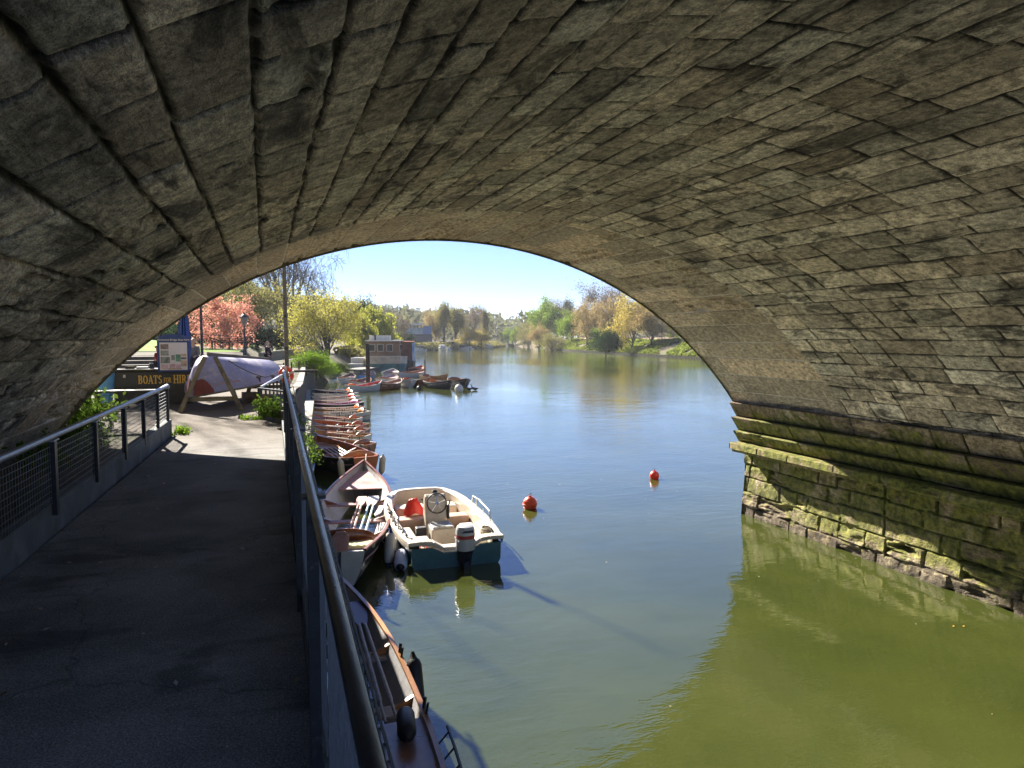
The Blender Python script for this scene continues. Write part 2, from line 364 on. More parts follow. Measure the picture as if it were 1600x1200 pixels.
def masonry(S, Y, s_edges, seed, lmin, lmax, groove, gw, wob, relief, pitch=1.0, widen=lambda s: 1.0):
    """S,Y: 2-D arrays of position on the wall; returns height field and (joint, rand, rand2)"""
    rs = np.random.RandomState(seed)
    Sw = S+(fbm(S, Y, seed+50, 1.3, 3)-.5)*wob
    k = np.clip(np.searchsorted(s_edges, Sw)-1, 0, len(s_edges)-2)
    se = np.asarray(s_edges); ds = np.minimum(Sw-se[k], se[k+1]-Sw)
    h = np.zeros_like(S); jm = np.zeros_like(S); b1 = np.zeros_like(S); b2 = np.zeros_like(S)
    ymin, ymax = Y.min(), Y.max()
    for c in range(len(s_edges)-1):
        M = k == c
        if not M.any(): continue
        e = [ymin-rs.rand()*lmax]
        while e[-1] < ymax: e.append(e[-1]+lmin+(lmax-lmin)*rs.rand())
        e = np.array(e); nb = len(e)
        yy = Y[M]+(fbm(S[M], Y[M], seed+70, 1.7, 2)-.5)*wob; kk = np.clip(np.searchsorted(e, yy)-1, 0, nb-2)
        dy = np.minimum(yy-e[kk], e[kk+1]-yy)
        d = np.minimum(ds[M], dy)
        d = d+(fbm(S[M], Y[M], seed+90, 9, 2)-.5)*gw*1.2
        r1 = rs.rand(nb)[kk]; r2 = rs.rand(nb)[kk]; r3 = rs.rand(nb)[kk]; tx = (rs.rand(nb)[kk]-.5); ty = (rs.rand(nb)[kk]-.5)
        g = np.clip(1-d/(gw*widen(S[M])), 0, 1)
        edge = np.clip(1-d/(gw*2.6), 0, 1)
        fl = 1-.62*np.clip((S[M]-3)/4, 0, 1) if (relief < .02 and groove > .04) else 1.0
        hh = fl*(r1-.5)*relief+tx*.006*pitch*(yy-(e[kk]+e[kk+1])/2)+ty*.014*pitch*(Sw[M]-(se[c]+se[c+1])/2)
        # some blocks badly eroded with furrows running across them
        er = np.clip((r3-.56)/.36, 0, 1)*(np.clip(1.25-S[M]/6.5, .18, 1) if relief < .02 and groove > .04 else 1)
        fur = np.clip(fbm(S[M]*2.2, Y[M]*.5, seed+7, 4.5, 3)-.45, 0, 1)*er*.22*pitch
        hh = hh-fur-(g**.7)*groove*fl-edge**2*groove*.2*fl+(fbm(S[M], Y[M], seed+33, 5, 4)-.5)*relief*.9
        h[M] = hh; jm[M] = np.clip(g*1.4, 0, 1); b1[M] = r1; b2[M] = r2
        jm[M] = np.maximum(jm[M], np.clip(fur*9, 0, .55))
    return h, np.stack([jm, b1, b2, np.ones_like(jm)], -1)

CX, CZ, RAD = 3.348, -2.220, 7.959
YN, YR, YF = .6, 9.85, 13.1
TH = math.acos((2.52-CZ)/RAD)
bridge = empty('stone_bridge', (CX, (YN+YF)/2, 0), 0, 'broad stone arch bridge spanning overhead with mossy river pier', 'bridge')
bridge.matrix_world = Matrix.Translation((CX, 7.6, 0))
def under(o):                       # keep world coordinates while parented
    o.parent = bridge; o.matrix_parent_inverse = Matrix.Translation((-CX, -7.6, 0)); return o

def vault(name, y0, y1, step_s, step_y, mat, seed, cw, lmin, lmax, groove, gw, wob, relief, lift):
    L = 2*(TH+.03)*RAD
    s = np.arange(0, L, step_s); y = np.arange(y0, y1+step_y*.5, step_y)
    y[-1] = y1
    S, Y = np.meshgrid(s, y, indexing='ij')
    rs = np.random.RandomState(seed); e = [0.]
    while e[-1] < L: e.append(e[-1]+cw*(.82+.36*rs.rand()))
    h, at_ = masonry(S, Y, e, seed, lmin, lmax, groove, gw, wob, relief, 1.0, (lambda s_: 1.1+.05*np.clip(s_/8, 0, 1)) if name == 'old_vault' else (lambda s_: 1.0))
    th = S/RAD-(TH+.03); rr = RAD-h+lift
    P = np.stack([CX+rr*np.sin(th), Y, CZ+rr*np.cos(th)], -1)
    return under(grid_obj(name, P, mat, attr=at_, flip=True))
vault('old_vault', YN, YR, .017, .017, M_stone, 11, .325, .42, 1.0, .042, .016, .035, .016, .0)
vault('arch_ring', YR, YF, .012, .024, M_ring, 23, .46, 1.6, 3.3, .014, .017, .006, .010, .035)

# ---- the river pier: three flared courses, a ledge, rock-faced wall
prof = [(9.79,2.53),(9.655,2.525),(9.65,2.51),(9.74,2.36),(9.84,2.205),(9.705,2.20),(9.70,2.185),(9.80,2.04),(9.90,1.895),(9.765,1.89),(9.76,1.875),(9.84,1.76),(9.92,1.64),
        (9.70,1.635),(9.665,1.615),(9.66,1.50),(9.74,1.47),(9.745,1.43),(9.85,1.40),(10.25,1.385)]
def densify(p, st):
    o = []
    for a, b in zip(p[:-1], p[1:]):
        n = max(1, int(math.hypot(b[0]-a[0], b[1]-a[1])/st)); o += [(a[0]+(b[0]-a[0])*i/n, a[1]+(b[1]-a[1])*i/n) for i in range(n)]
    return o+[p[-1]]
def pier_strip(name, pr, y0, y1, edges, seed, lmin, lmax, groove, gw, wob, relief, st=.03, pitch=1, ):
    pr = np.array(densify(pr, st)); arc = np.r_[0, np.cumsum(np.hypot(*np.diff(pr, axis=0).T))]
    y = np.linspace(y0, y1, int((y1-y0)/.03))
    A, Y = np.meshgrid(np.arange(len(pr)), y, indexing='ij'); S = arc[A]; Zv = pr[:, 1][A]; Xv = pr[:, 0][A]
    h, at_ = masonry(-Zv, Y, [-e for e in edges], seed, lmin, lmax, groove, gw, wob, relief, pitch)
    P = np.stack([Xv-h, Y, Zv], -1)
    return under(grid_obj(name, P, M_pier, attr=at_, smooth=False))
pier_strip('flared_course', prof[:5]+[(10.25,2.19)], YN, YF, (2.7, 2.2, 1.9), 31, .5, 1.1, .03, .012, .01, .012)
pier_strip('flared_course', prof[4:9]+[(10.25,1.88)], YN, YF, (2.4, 1.893, 1.6), 32, .5, 1.1, .03, .012, .01, .012)
pier_strip('flared_course', prof[8:13]+[(10.25,1.63)], YN, YF, (2.1, 1.638, 1.4), 33, .5, 1.1, .03, .012, .01, .012)
pier_strip('moulded_ledge', prof[12:], YN, YF, (1.9, 1.2), 34, .9, 1.6, .012, .01, .01, .012)
pier_strip('pier_wall', [(10.10,1.39),(10.09,.9),(10.06,.5),(10.03,.22),(10.0,-.3)], YN, YF, (1.42,1.13,.83,.5,.2,-.4), 35, .3, 1.1, .04, .017, .06, .06, .026, 1.6)
b = MB()                                          # far and near faces, parapets, deck, right and left masses
ths = [-TH-.03+i*(2*TH+.06)/60 for i in range(61)]
for yy, s, dy in ((YF, 1, .004), (YN, -1, -.004)):
    for i in range(60):
        a, c = ths[i], ths[i+1]; rr = RAD+.0
        q = [(CX+rr*math.sin(a), yy, CZ+rr*math.cos(a)), (CX+rr*math.sin(c), yy, CZ+rr*math.cos(c)), (CX+rr*math.sin(c), yy, 8.1), (CX+rr*math.sin(a), yy, 8.1)]
        b.add(q, [(0,1,2,3) if s < 0 else (3,2,1,0)])
for x0, x1 in ((-26, -3.12), (10.24, 15.5)):
    b.box(((x0+x1)/2, (YN+YF)/2, 3.2), (x1-x0, YF-YN-.02, 9.8))
b.box((3, (YN+YF)/2, 8.2), (58, YF-YN+.5, .22)); b.box((3, YF-.2, 8.8), (58, .4, 1.0)); b.box((3, YN+.2, 8.8), (58, .4, 1.0))
under(b.build('facade_and_parapet', M_face))
b = MB()
pe = prof+[(10.10,1.39),(10.09,.9),(10.06,.5),(10.03,.22),(10.0,-.3)]
b.add([(x, YF-.002, z) for x, z in pe]+[(10.9, YF-.002, -.3), (10.9, YF-.002, 2.53)], [tuple(range(len(pe)+2))])
under(b.build('pier_end_face', M_pier))

# ---- water
b = MB(); b.add([(-200,-170,0),(600,-170,0),(600,830,0),(-200,830,0)], [(0,1,2,3)])
tag(b.build('river_water', M_water), kind='structure')

# ---- land on the left: strips following the bank
SL = [(-300,.29),(13.3,.29),(14,.40),(24,.95),(30,1.45),(50,2.7),(60,3.9),(72,7.0),(94,12.5),(130,21),(206,41),(224,56),(262,84),(300,101),(330,112),(380,124),(600,260),(1500,900)]
RB = [(-300,80),(60,80),(117,78),(129,78.5),(164,83.5),(190,86),(212,90),(245,99),(272,108),(318,112.5),(330,116),(380,132),(600,290),(1500,980)]
def shore(T, y): return float(np.interp(y, [a for a, _ in T], [b for _, b in T]))
def ystations(a, b):
    ys = [a]; 
    while ys[-1] < b: ys.append(ys[-1]+(1.0 if ys[-1] < 130 else 6 if ys[-1] < 420 else 60))
    return ys
def zl(x, y):
    d = shore(SL, y)-x
    zb = np.interp(y, [0, 22, 32, 62, 90, 400], [2.33, 2.33, 1.95, 1.95, 1.75, 1.5])
    if y > 60:
        t = min(1, (y-60)/6); ramp_ = min(1, max(0, d/3.2)); zb = zb*((1-t)+t*ramp_)
    z = zb
    t = np.clip((y-41.2)/.4, 0, 1)*np.clip((-.9-x)/.4, 0, 1)
    z += t*(3.0-1.95)*(1 if y < 70 else 1)
    if y > 46: z += max(0, min(12, .10*(-3-x)*min(1, (y-46)/25)))
    z += min(7, max(0, d-60)*.06)*min(1, max(0, (y-60)/80))
    if y > 330: z += min(9, max(0, d-20)*.06)
    return float(z)
def zr(x, y):
    d = x-shore(RB, y)
    z = min(3.0, .1+d*.42) if d > 0 else -1
    return z+min(14, max(0, d-45)*.04)+(min(7, max(0, d-30)*.06) if y > 330 else 0)
def land(name, T, zf, side, mat, y0, y1, offs):
    ys = ystations(y0, y1); P = np.zeros((len(ys), len(offs), 3))
    for i, y in enumerate(ys):
        xs = shore(T, y)
        for j, o in enumerate(offs):
            x = xs+side*o; P[i, j] = (x, y, zf(x, y))
    return grid_obj(name, P, mat, flip=(side > 0))
offL = [0,.4,.8,1.2,1.6,2,2.4,2.8,3.2,4,5,6,7,8,10,12,14,17,20,25,30,40,55,75,100,150,200,250,300]
tag(land('ground_left', SL, zl, -1, M_earth, 13.2, 820, offL), kind='structure')
offR = [-.6,-.02,.02,.5,1,2,3,4,5,6,8,11,16,24,34,50,80,130,200,250,300]
tag(land('ground_right', RB, zr, 1, M_bankg, -160, 820, offR), kind='structure')
b = MB(); b.add([(-200,-170,2.3),(.24,-170,2.3),(.24,13.4,2.3),(-200,13.4,2.3)], [(0,1,2,3)])
tag(b.build('ground_under_bridge', M_earth), kind='structure')

# asphalt path: narrow under the bridge, widening into the yard beyond
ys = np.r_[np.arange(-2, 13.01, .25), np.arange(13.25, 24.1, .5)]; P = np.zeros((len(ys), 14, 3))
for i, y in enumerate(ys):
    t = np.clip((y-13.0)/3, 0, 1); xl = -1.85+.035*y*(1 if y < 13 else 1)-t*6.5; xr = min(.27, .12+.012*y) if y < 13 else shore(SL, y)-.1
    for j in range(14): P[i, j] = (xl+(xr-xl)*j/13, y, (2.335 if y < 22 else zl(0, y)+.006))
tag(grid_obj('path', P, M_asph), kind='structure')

# promenade and lawn, each following the ground
def overlay(name, x0f, x1f, y0, y1, mat, lift, n=16):
    ys = [y for y in ystations(y0, y1)]; P = np.zeros((len(ys), n, 3))
    for i, y in enumerate(ys):
        a, c = x0f(y), x1f(y)
        for j in range(n):
            x = a+(c-a)*j/(n-1); P[i, j] = (x, y, zl(x, y)+lift)
    return tag(grid_obj(name, P, mat), kind='structure')
overlay('promenade', lambda y: max(-.5, shore(SL, y)-11), lambda y: shore(SL, y)-(3.4 if y > 60 else .5), 24.5, 210, M_paved, .012)
overlay('lawn', lambda y: -48, lambda y: -1.5 if y < 60 else min(shore(SL, y)-12, -1.5+(y-60)*.1), 50, 150, M_lawn, .03, 30)

# quay wall below the yard and the tarred timber wall beyond it
b = MB()
def wall_strip(ys, zt, mat, name, label, cat, off=0, posts=None):
    b = MB()
    for y0, y1 in zip(ys[:-1], ys[1:]):
        a, c = shore(SL, y0)+off, shore(SL, y1)+off
        b.prism([(a, y0, -1.2), (a, y0, zt(y0)), (a-.3, y0, zt(y0)), (a-.3, y0, -1.2)], (0,0,0), (c-a, y1-y0, 0))
    o = b.build(name, mat); tag(o, label, cat); return o
wall_strip([-40, 0, 4, 8, 13.3], lambda y: 2.28, M_timberd, 'quay_wall', 'dark riverside retaining wall below the shaded footpath under the arch', 'wall', -.12)
wall_strip([13.32, 16, 20, 24, 28, 30], lambda y: 2.31 if y < 22 else 2.1, M_timberd, 'quay_wall', 'tarred timber quay wall beside the sunny boat yard', 'wall', .02)
wall_strip([30.02, 36, 42, 50, 60], lambda y: 2.02, M_timberd, 'quay_wall', 'blackened timber quay wall below the promenade, behind the bows of the tied skiffs', 'wall', .02)

# lower timber ledge planted with weeds, beside the rail
b = MB()
b.prism([(.34, 12.2, .6), (.34, 12.2, 1.72), (.62, 12.2, 1.72), (.62, 12.2, .6)], (0,0,0), (.95, 12.5, .1))
tag(b.build('timber_ledge', M_timber), 'weathered timber fender ledge running along the quay outside the handrail', 'timber ledge')
# terrace steps
st = empty('terrace_steps', (-5, 38, 1.95), 0, 'pale stone terrace steps rising behind the boat hire counter', 'steps')
for k in range(6):
    q = MB(); q.box((-2.2, -3.4+k*1.1+2.2, .09+k*.172-.05), (9.6-.014*k, 4.4, .27)); q.build('step', M_paved, st, bevel=.02)

# ================================================================= RAILINGS
def rail_posts(root, pts, z0, z1, sz, mat):
    for x, y in pts:
        q = MB(); q.box((x, y, (z0+z1)/2), sz+(z1-z0,)); q.build('post', mat, root)
def mesh_panel(root, a, c, z0, z1, sx, sz_, t, mat):
    a = Vector((a[0], a[1], 0)); c = Vector((c[0], c[1], 0)); q = MB()
    n = max(1, int((c-a).length/sx)); m_ = max(1, int((z1-z0)/sz_))
    for i in range(n+1):
        p = a+(c-a)*i/n; q.bar((p.x, p.y, z0), (p.x, p.y, z1), t, t)
    for j in range(m_+1):
        z = z0+(z1-z0)*j/m_; q.bar((a.x+.004, a.y, z), (c.x+.004, c.y, z), t, t)
    q.build('mesh_panel', mat, root)
# right: tall rail along the water's edge
rr = empty('riverside_railing', (0, 0, 0), 0, 'tall black railing with round worn handrail between footpath and water', 'railing')
def xr(y): return .097+.0163*y
ypts = [-1.2, .62, 2.42, 4.25, 6.05, 7.9, 9.7, 11.5]
rail_posts(rr, [(xr(y)+.005, y) for y in ypts], 2.25, 3.415, (.036, .042), M_wblack)
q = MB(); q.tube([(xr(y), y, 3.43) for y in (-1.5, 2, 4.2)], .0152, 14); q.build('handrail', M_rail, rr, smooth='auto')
q = MB(); q.tube([(xr(y), y, 3.43) for y in (4.2, 7, 9.5, 11.2)]+[(xr(11.6)+.005, 11.6, 3.42), (xr(11.75)+.02, 11.75, 3.36)], .0152, 14); q.build('handrail', M_railw, rr, smooth='auto')  # far half pale: white sun glare put into the handrail colour
for y in ypts:
    q = MB(); q.bar((xr(y)-.03, y+.02, 3.40), (xr(y)+.05, y+.02, 3.40), .05, .012); q.build('bracket', M_wblack, rr)
for a, c in zip(ypts[:-1], ypts[1:]):
    mesh_panel(rr, (xr(a)+.045, a+.05), (xr(c)+.045, c-.05), 2.42, 3.32, .045, .09, .0042, M_wire)
q = MB(); q.bar((xr(-1.2)+.02, -1.2, 2.40), (xr(11.5)+.02, 11.5, 2.40), .03, .05); q.bar((xr(-1.2)+.02, -1.2, 3.335), (xr(11.5)+.02, 11.5, 3.335), .03, .03); q.build('bottom_rail', M_wblack, rr)
q = MB(); q.prism([(.11, -2, 2.3), (.11, -2, 2.47), (.165, -2, 2.47), (.165, -2, 2.3)], (0,0,0), (.17, 15.2, 0))
tag(q.build('timber_kerb', M_conc, bevel=.006), 'grey edge board at the foot of the riverside railing', 'kerb')
# left: rail on a concrete kerb
lr = empty('footpath_railing', (0, 0, 0), 0, 'black mesh railing with pale round handrail on the concrete kerb', 'railing')
def xl(y): return -1.755+.0205*y*.98
yp = [-1.0, .6, 2.2, 3.75, 5.2, 6.59, 7.97, 9.35, 10.6, 11.75, 12.75]
rail_posts(lr, [(xl(y), y) for y in yp], 2.5, 3.10, (.045, .07), M_wblack)
q = MB(); q.tube([(xl(y), y, 3.14) for y in (-1.2, 3, 6, 9, 12)]+[(xl(12.8), 12.8, 3.15), (xl(12.9), 12.9, 3.12)], .028, 12); q.build('handrail', M_railw, lr, smooth='auto')
for y in yp:
    q = MB(); q.box((xl(y), y, 3.108), (.06, .16, .012)); q.build('saddle', M_railw, lr)
for a, c in zip(yp[:-1], yp[1:]): mesh_panel(lr, (xl(a)-.01, a+.05), (xl(c)-.01, c-.05), 2.6, 3.06, .055, .05, .0035, M_wire)
q = MB(); q.prism([(-1.985, -2, 2.28), (-1.985, -2, 2.585), (-1.865, -2, 2.585), (-1.865, -2, 2.28)], (0,0,0), (.40, 14.95, 0))
tag(q.build('concrete_kerb', M_conc, bevel=.012), 'low grey concrete kerb wall carrying the mesh railing', 'kerb')
# far low fence along the yard edge with its pickets
fr = empty('quay_fence', (0, 15, 2.3), 0, 'low fence with silver top rail and black pickets by the planter', 'fence')
fr.location = (0, 0, 0)
q = MB(); q.tube([(-.06, 15.0, 2.95), (.12, 16.2, 2.98), (.62, 19.4, 3.07)], .022, 8); q.build('top_rail', M_railw, fr, smooth='auto')
for i in range(9):
    t = i/8; q = MB(); q.box((-.06+.68*t, 15+4.4*t, 2.64), (.04, .06, .62)); q.build('picket', M_wblack, fr)
q = MB(); q.bar((-.1, 14.93, 2.93), (.34, 13.95, 2.93), .04, .035); q.build('cross_rail', M_wblack, fr)
q = MB(); q.box((-.1, 14.93, 2.64), (.06, .06, .6)); q.build('post', M_wblack, fr)
mesh_panel(fr, (-.08, 14.9), (.3, 14.05), 2.5, 2.9, .05, .4, .006, M_wire)

# planter box with weeds
pb = empty('timber_planter', (.1, 14.1, 2.335), 0, 'dark timber planter box overgrown with fresh green weeds beside the railing', 'planter')
q = MB(); q.prism([(-.2, .72, 0), (-.2, .72, .25), (-.16, .72, .25), (-.16, .72, 0)], (0,0,0), (.4, -1.12, 0)); q.build('front_board', M_timberd, pb)
q = MB(); q.bar((-.16, .74, .12), (.26, .66, .12), .03, .24); q.build('end_board', M_timberd, pb)
q = MB(); q.add([(-.16,.7,.17),(.22,-.36,.17),(.28,.6,.17)], [(0,1,2)]); q.build('soil', M_earth, pb)
# life ring on its post
lb = empty('life_ring', (.52, 18.4, 3.02), 0, 'orange and white life ring hanging at the corner of the quay fence', 'life ring')
X = Matrix.Rotation(R(35), 4, 'Z') @ Matrix.Rotation(R(80), 4, 'X') @ Matrix.Scale(.66, 4)
q = MB(); q.torus(0, .25, .075, n=28, k=10, M=X); q.build('ring', M_redor, lb, smooth=True)
for k in range(4):
    q = MB(); a0 = k*math.pi/2+.3; pts = [X @ Vector((.25*math.cos(a0+t), .25*math.sin(a0+t), 0)) for t in (-.16, 0, .16)]; q.tube(pts, .079, 10); q.build('white_band', M_white, lb, smooth=True)
q = MB(); q.box((.02, .1, -.3), (.05, .05, .8)); q.build('post', M_timber, lb)
# tall leaning mast
ms = empty('mooring_mast', (.62, 21, 2.0), 0, 'tall weathered timber mast rising out of view at the quay edge', 'mast')
q = MB(); q.tube([(-.02, 0, -1.5), (0, 0, .8), (-.02, 0, 2.8), (-.03, 0, 5.5)], [.066, .06, .056, .05], 10); q.build('pole', M_timber, ms, smooth='auto')
for z_ in (1.6, 2.5):
    q = MB(); q.lathe([(.064, 0), (.064, .08)], 10, (-.015, 0, z_)); q.build('iron_band', M_wblack, ms)

# ================================================================= BOATS
def ss(t): t = min(1, max(0, t)); return t*t*(3-2*t)
BT = np.polyfit([0,.1,.25,.4,.5,.6,.75,.85,.93,1], [.50,.68,.9,.99,1,.97,.78,.53,.27,.015], 7)
class Skiff:
    def __init__(s, name, label, stern, bow, beam, hull, inner, gun, fb=.42, group=None, lift=0, cat='rowing boat', trans=None, seat=None, back=None, boards=M_grey, oarlocks=True, detail=True, z0=0, roll=0, stern_h=.12, bow_h=.32):
        st = Vector((stern[0], stern[1], z0)); bw = Vector((bow[0], bow[1], z0)); d = bw-st; s.L = L = d.length; s.B = beam/2; s.fb = fb; s.sh = stern_h; s.bh = bow_h
        s.root = root = empty(name, (st+bw)/2, math.atan2(-d.x, d.y), label, cat, group)
        NS = 22 if detail else 12; NU = 10 if detail else 6
        ts = [i/(NS-1) for i in range(NS)]
        us = [i/NU for i in range(NU+1)]
        def sect(t, inn):
            P = []
            bq = s.b(t); zs = s.s(t); zk = s.k(t)
            for sd in (-1, 1):
                for u in (us[::-1] if sd < 0 else us[1:]):
                    x = bq*u**.62; z = zk+(zs-zk)*u**1.7
                    lap = .010*((u*6) % 1) if detail else 0
                    if inn: x = max(0, x-.022); z = z+.03*(1-u)
                    else: x = x+lap
                    P.append((sd*x, (t-.5)*L+ (.12*(1-u)*-1 if t > .97 else 0), z))
            return P
        q = MB(); nper = 2*NU+1
        for inn in (0, 1):
            V = []; 
            for t in ts: V += sect(t if not inn else min(.985, max(.006, t)), inn)
            F = []
            for i in range(NS-1):
                for j in range(nper-1):
                    f = (i*nper+j, (i+1)*nper+j, (i+1)*nper+j+1, i*nper+j+1)
                    F.append(f if inn else f[::-1])
            q.add(V, F, inn)
        s.hull = q.build('hull', [hull, inner], root, smooth='auto')
        q = MB(); q.prism(sect(0.0, 0), (0, -.015, 0), (0, .03, 0)); q.build('transom', trans or gun, root)
        for sd in (-1, 1):
            q = MB(); pts = [(sd*(s.b(t)-.005), (t-.5)*L, s.s(t)+.012) for t in ts]
            for a, c in zip(pts[:-1], pts[1:]): q.bar(a, c, .05, .035)
            q.build('gunwale', gun, root)
        seat = seat or gun
        for t in ((.24, .42, .60) if detail else (.3, .55)):
            bb = s.b(t)*.94; z = s.s(t)-.15
            q = MB(); q.box((0, (t-.5)*L, z), (2*bb, .2, .03)); q.build('thwart', seat, root)
            if detail:
                for sd in (-1, 1):
                    q = MB(); q.prism([(sd*bb*1.02, (t-.5)*L-.02, z+.02), (sd*bb*1.04, (t-.5)*L-.02, z+.14), (sd*bb*.6, (t-.5)*L-.02, z+.03)], (0,0,0), (0, .05, 0)); q.build('knee', gun, root)
        # bow sheet, stern sheet
        def sheet(t0, t1, drop, nm, m):
            q = MB(); V = []; n = 6
            for i in range(n+1):
                t = t0+(t1-t0)*i/n; bb = s.b(t)*.93; V += [(-bb, (t-.5)*L, s.s(t)-drop), (bb, (t-.5)*L, s.s(t)-drop)]
            q.add(V, [(2*i, 2*i+1, 2*i+3, 2*i+2) for i in range(n)]); o = q.build(nm, m, root)
            so_ = o.modifiers.new('thick', 'SOLIDIFY'); so_.thickness = .025
        sheet(.76, .95, .14, 'bow_seat', seat if seat is not gun else M_pink)
        sheet(.02, .15, .17, 'stern_seat', seat)
        q = MB()
        for k in range(-2, 3):
            q.box((k*.13, -.02*L, s.k(.4)+.075), (.11, L*.56, .02))
        q.build('floor_boards', boards, root)
        if back is not None:
            q = MB(); t = .16; bb = s.b(t)*.86; V = []; n = 10
            for i in range(n+1):
                a = -1+2*i/n; V.append((a*bb, (t-.5)*L-.1+.1*a*a, s.s(t)-.12)); V.append((a*bb, (t-.5)*L-.16+.1*a*a, s.s(t)+.02+.17*(1-a*a)**.6))
            q.add(V, [(2*i, 2*i+2, 2*i+3, 2*i+1) for i in range(n)]); o = q.build('backrest', back, root, smooth=True)
            so_ = o.modifiers.new('thick', 'SOLIDIFY'); so_.thickness = .025
        if oarlocks:
            for sd in (-1, 1):
                for t in (.36, .54):
                    q = MB()
                    for dy in (-.05, .05): q.bar((sd*s.b(t), (t-.5)*L+dy, s.s(t)), (sd*(s.b(t)+.02), (t-.5)*L+dy*1.2, s.s(t)+.13), .03, .02)
                    q.build('rowlock', M_wblack if detail else gun, root)
    def b(s, t): return max(.01, float(np.polyval(BT, t)))*s.B
    def s(s, t): return s.fb+s.bh*max(0, (t-.4)/.6)**2+s.sh*max(0, (.4-t)/.4)**2
    def k(s, t):
        zs = s.s(t); return -.14+(zs+.10)*max(0, (t-.86)/.14)**2.5*.86+.12*max(0, 1-t/.15)**2
    def p(s, x, t, z):    # local -> world
        return s.root.matrix_basis @ Vector((x, (t-.5)*s.L, z))

def oar(a, c, label, blade, shaft=M_varnl, r=.022, name='oar', group=None):
    a = Vector(a); c = Vector(c); d = (c-a); L = d.length
    root = empty(name, a, 0, label, 'oar', group); X = look_rot(d); root.matrix_world = Matrix.Translation(a) @ X
    q = MB(); q.tube([(0,0,0), (0,L*.12,0), (0,L*.14,0), (0,L*.75,0)], [.015, .016, r, r*.85], 8); q.build('shaft', shaft, root, smooth='auto')
    q = MB(); pr = [(.018, .74), (.05, .80), (.075, .88), (.08, .95), (.06, 1.0)]
    V = [(-x, y*L, .0) for x, y in pr]+[(x, y*L, .0) for x, y in pr[::-1]]
    q.prism(V, (0,0,-.009), (0,0,.009)); q.build('blade', blade, root)
    return root
def fender(c, d, L, r, mat, cap, label, name='boat_fender', group=None):
    root = empty(name, c, 0, label, 'fender', group); root.matrix_world = Matrix.Translation(Vector(c)) @ Vector(d).to_track_quat('Z', 'X').to_matrix().to_4x4()
    q = MB(); q.lathe([(r*.35, -L*.5), (r*.8, -L*.44), (r, -L*.34), (r, L*.34), (r*.8, L*.44), (r*.35, L*.5)], 14); q.build('body', mat, root, smooth='auto')
    q = MB(); q.lathe([(r*.3, L*.45), (r*.82, L*.42), (r*.4, L*.52), (r*.2, L*.62)], 12); q.build('end_cap', cap, root, smooth='auto'); q = MB(); q.lathe([(r*.2, -L*.62), (r*.4, -L*.52), (r*.82, -L*.42), (r*.3, -L*.45)], 12); q.build('end_cap', cap, root, smooth='auto')
    return root
def rope(name, pts, label, r=.012, mat=None, sag=0, n=10):
    a = []
    for p0, p1 in zip(pts[:-1], pts[1:]):
        for i in range(n): 
            t = i/n; p = Vector(p0).lerp(Vector(p1), t); p.z -= sag*4*t*(1-t); a.append(p)
    a.append(Vector(pts[-1])); q = MB(); q.tube(a, r, 5)
    return tag(q.build(name, mat or M_rope, smooth=True), label, 'rope')

# nearest boat, half hidden behind the handrail
n1 = Skiff('rowing_skiff', 'long varnished rowing skiff half hidden under the handrail in the foreground', (.84, 3.9), (.74, 10.75), 1.14, M_navy, M_grey, M_varnl, fb=.40, boards=M_grey, back=M_varn, trans=M_varn, seat=M_grey, oarlocks=True, bow_h=.2)
q = MB(); t0 = .3
V = []
for i in range(7):
    t = .10+.26*i/6; bb = n1.b(t)*.93; V += [(-bb, (t-.5)*n1.L, n1.s(t)-.03), (bb, (t-.5)*n1.L, n1.s(t)-.03)]
q.add(V, [(2*i, 2*i+1, 2*i+3, 2*i+2) for i in range(6)]); o = q.build('stern_deck', simple('deck_mahogany', (.30,.15,.10), .3, .25, 5, bmp=.08, spec=.6), n1.root); m_ = o.modifiers.new('t', 'SOLIDIFY'); m_.thickness = .03
q = MB()
pts = [n1.root.matrix_basis.inverted() @ n1.p(n1.b(.13+.012*i)*1.02+.1, .13+.012*i, n1.s(.2)+.1) for i in range(14)]
q.tube(pts, .014, 6)
for p in pts[::3]: q.bar(p, p+Vector((-.1, 0, -.1)), .012, .012)
q.build('iron_side_rail', M_wblack, n1.root, smooth='auto')
for i, (x, dx) in enumerate(((.20, .08), (.31, .03))):
    oar(n1.p(x, .37, n1.s(.5)-.06), n1.p(x+dx, .79, n1.s(.8)-.03), ('pale shafted oar with dark red blade lying in the nearest skiff, nearer the handrail', 'pale shafted oar with dark red blade lying in the nearest skiff, on the river side')[i], simple('maroon_blade', (.10,.02,.03), .35, .2, 6), M_grey, .026)
fender(n1.p(.33, .325, n1.s(.3)+.065), (.15, 1, .0), .42, .085, M_black, M_black, 'black fender lying on the brown stern deck of the nearest skiff')
fender(n1.p(n1.b(.5)+.09, .49, .27), (0, .5, 1), .5, .085, M_black, M_black, 'black fender hung outside the nearest skiff')

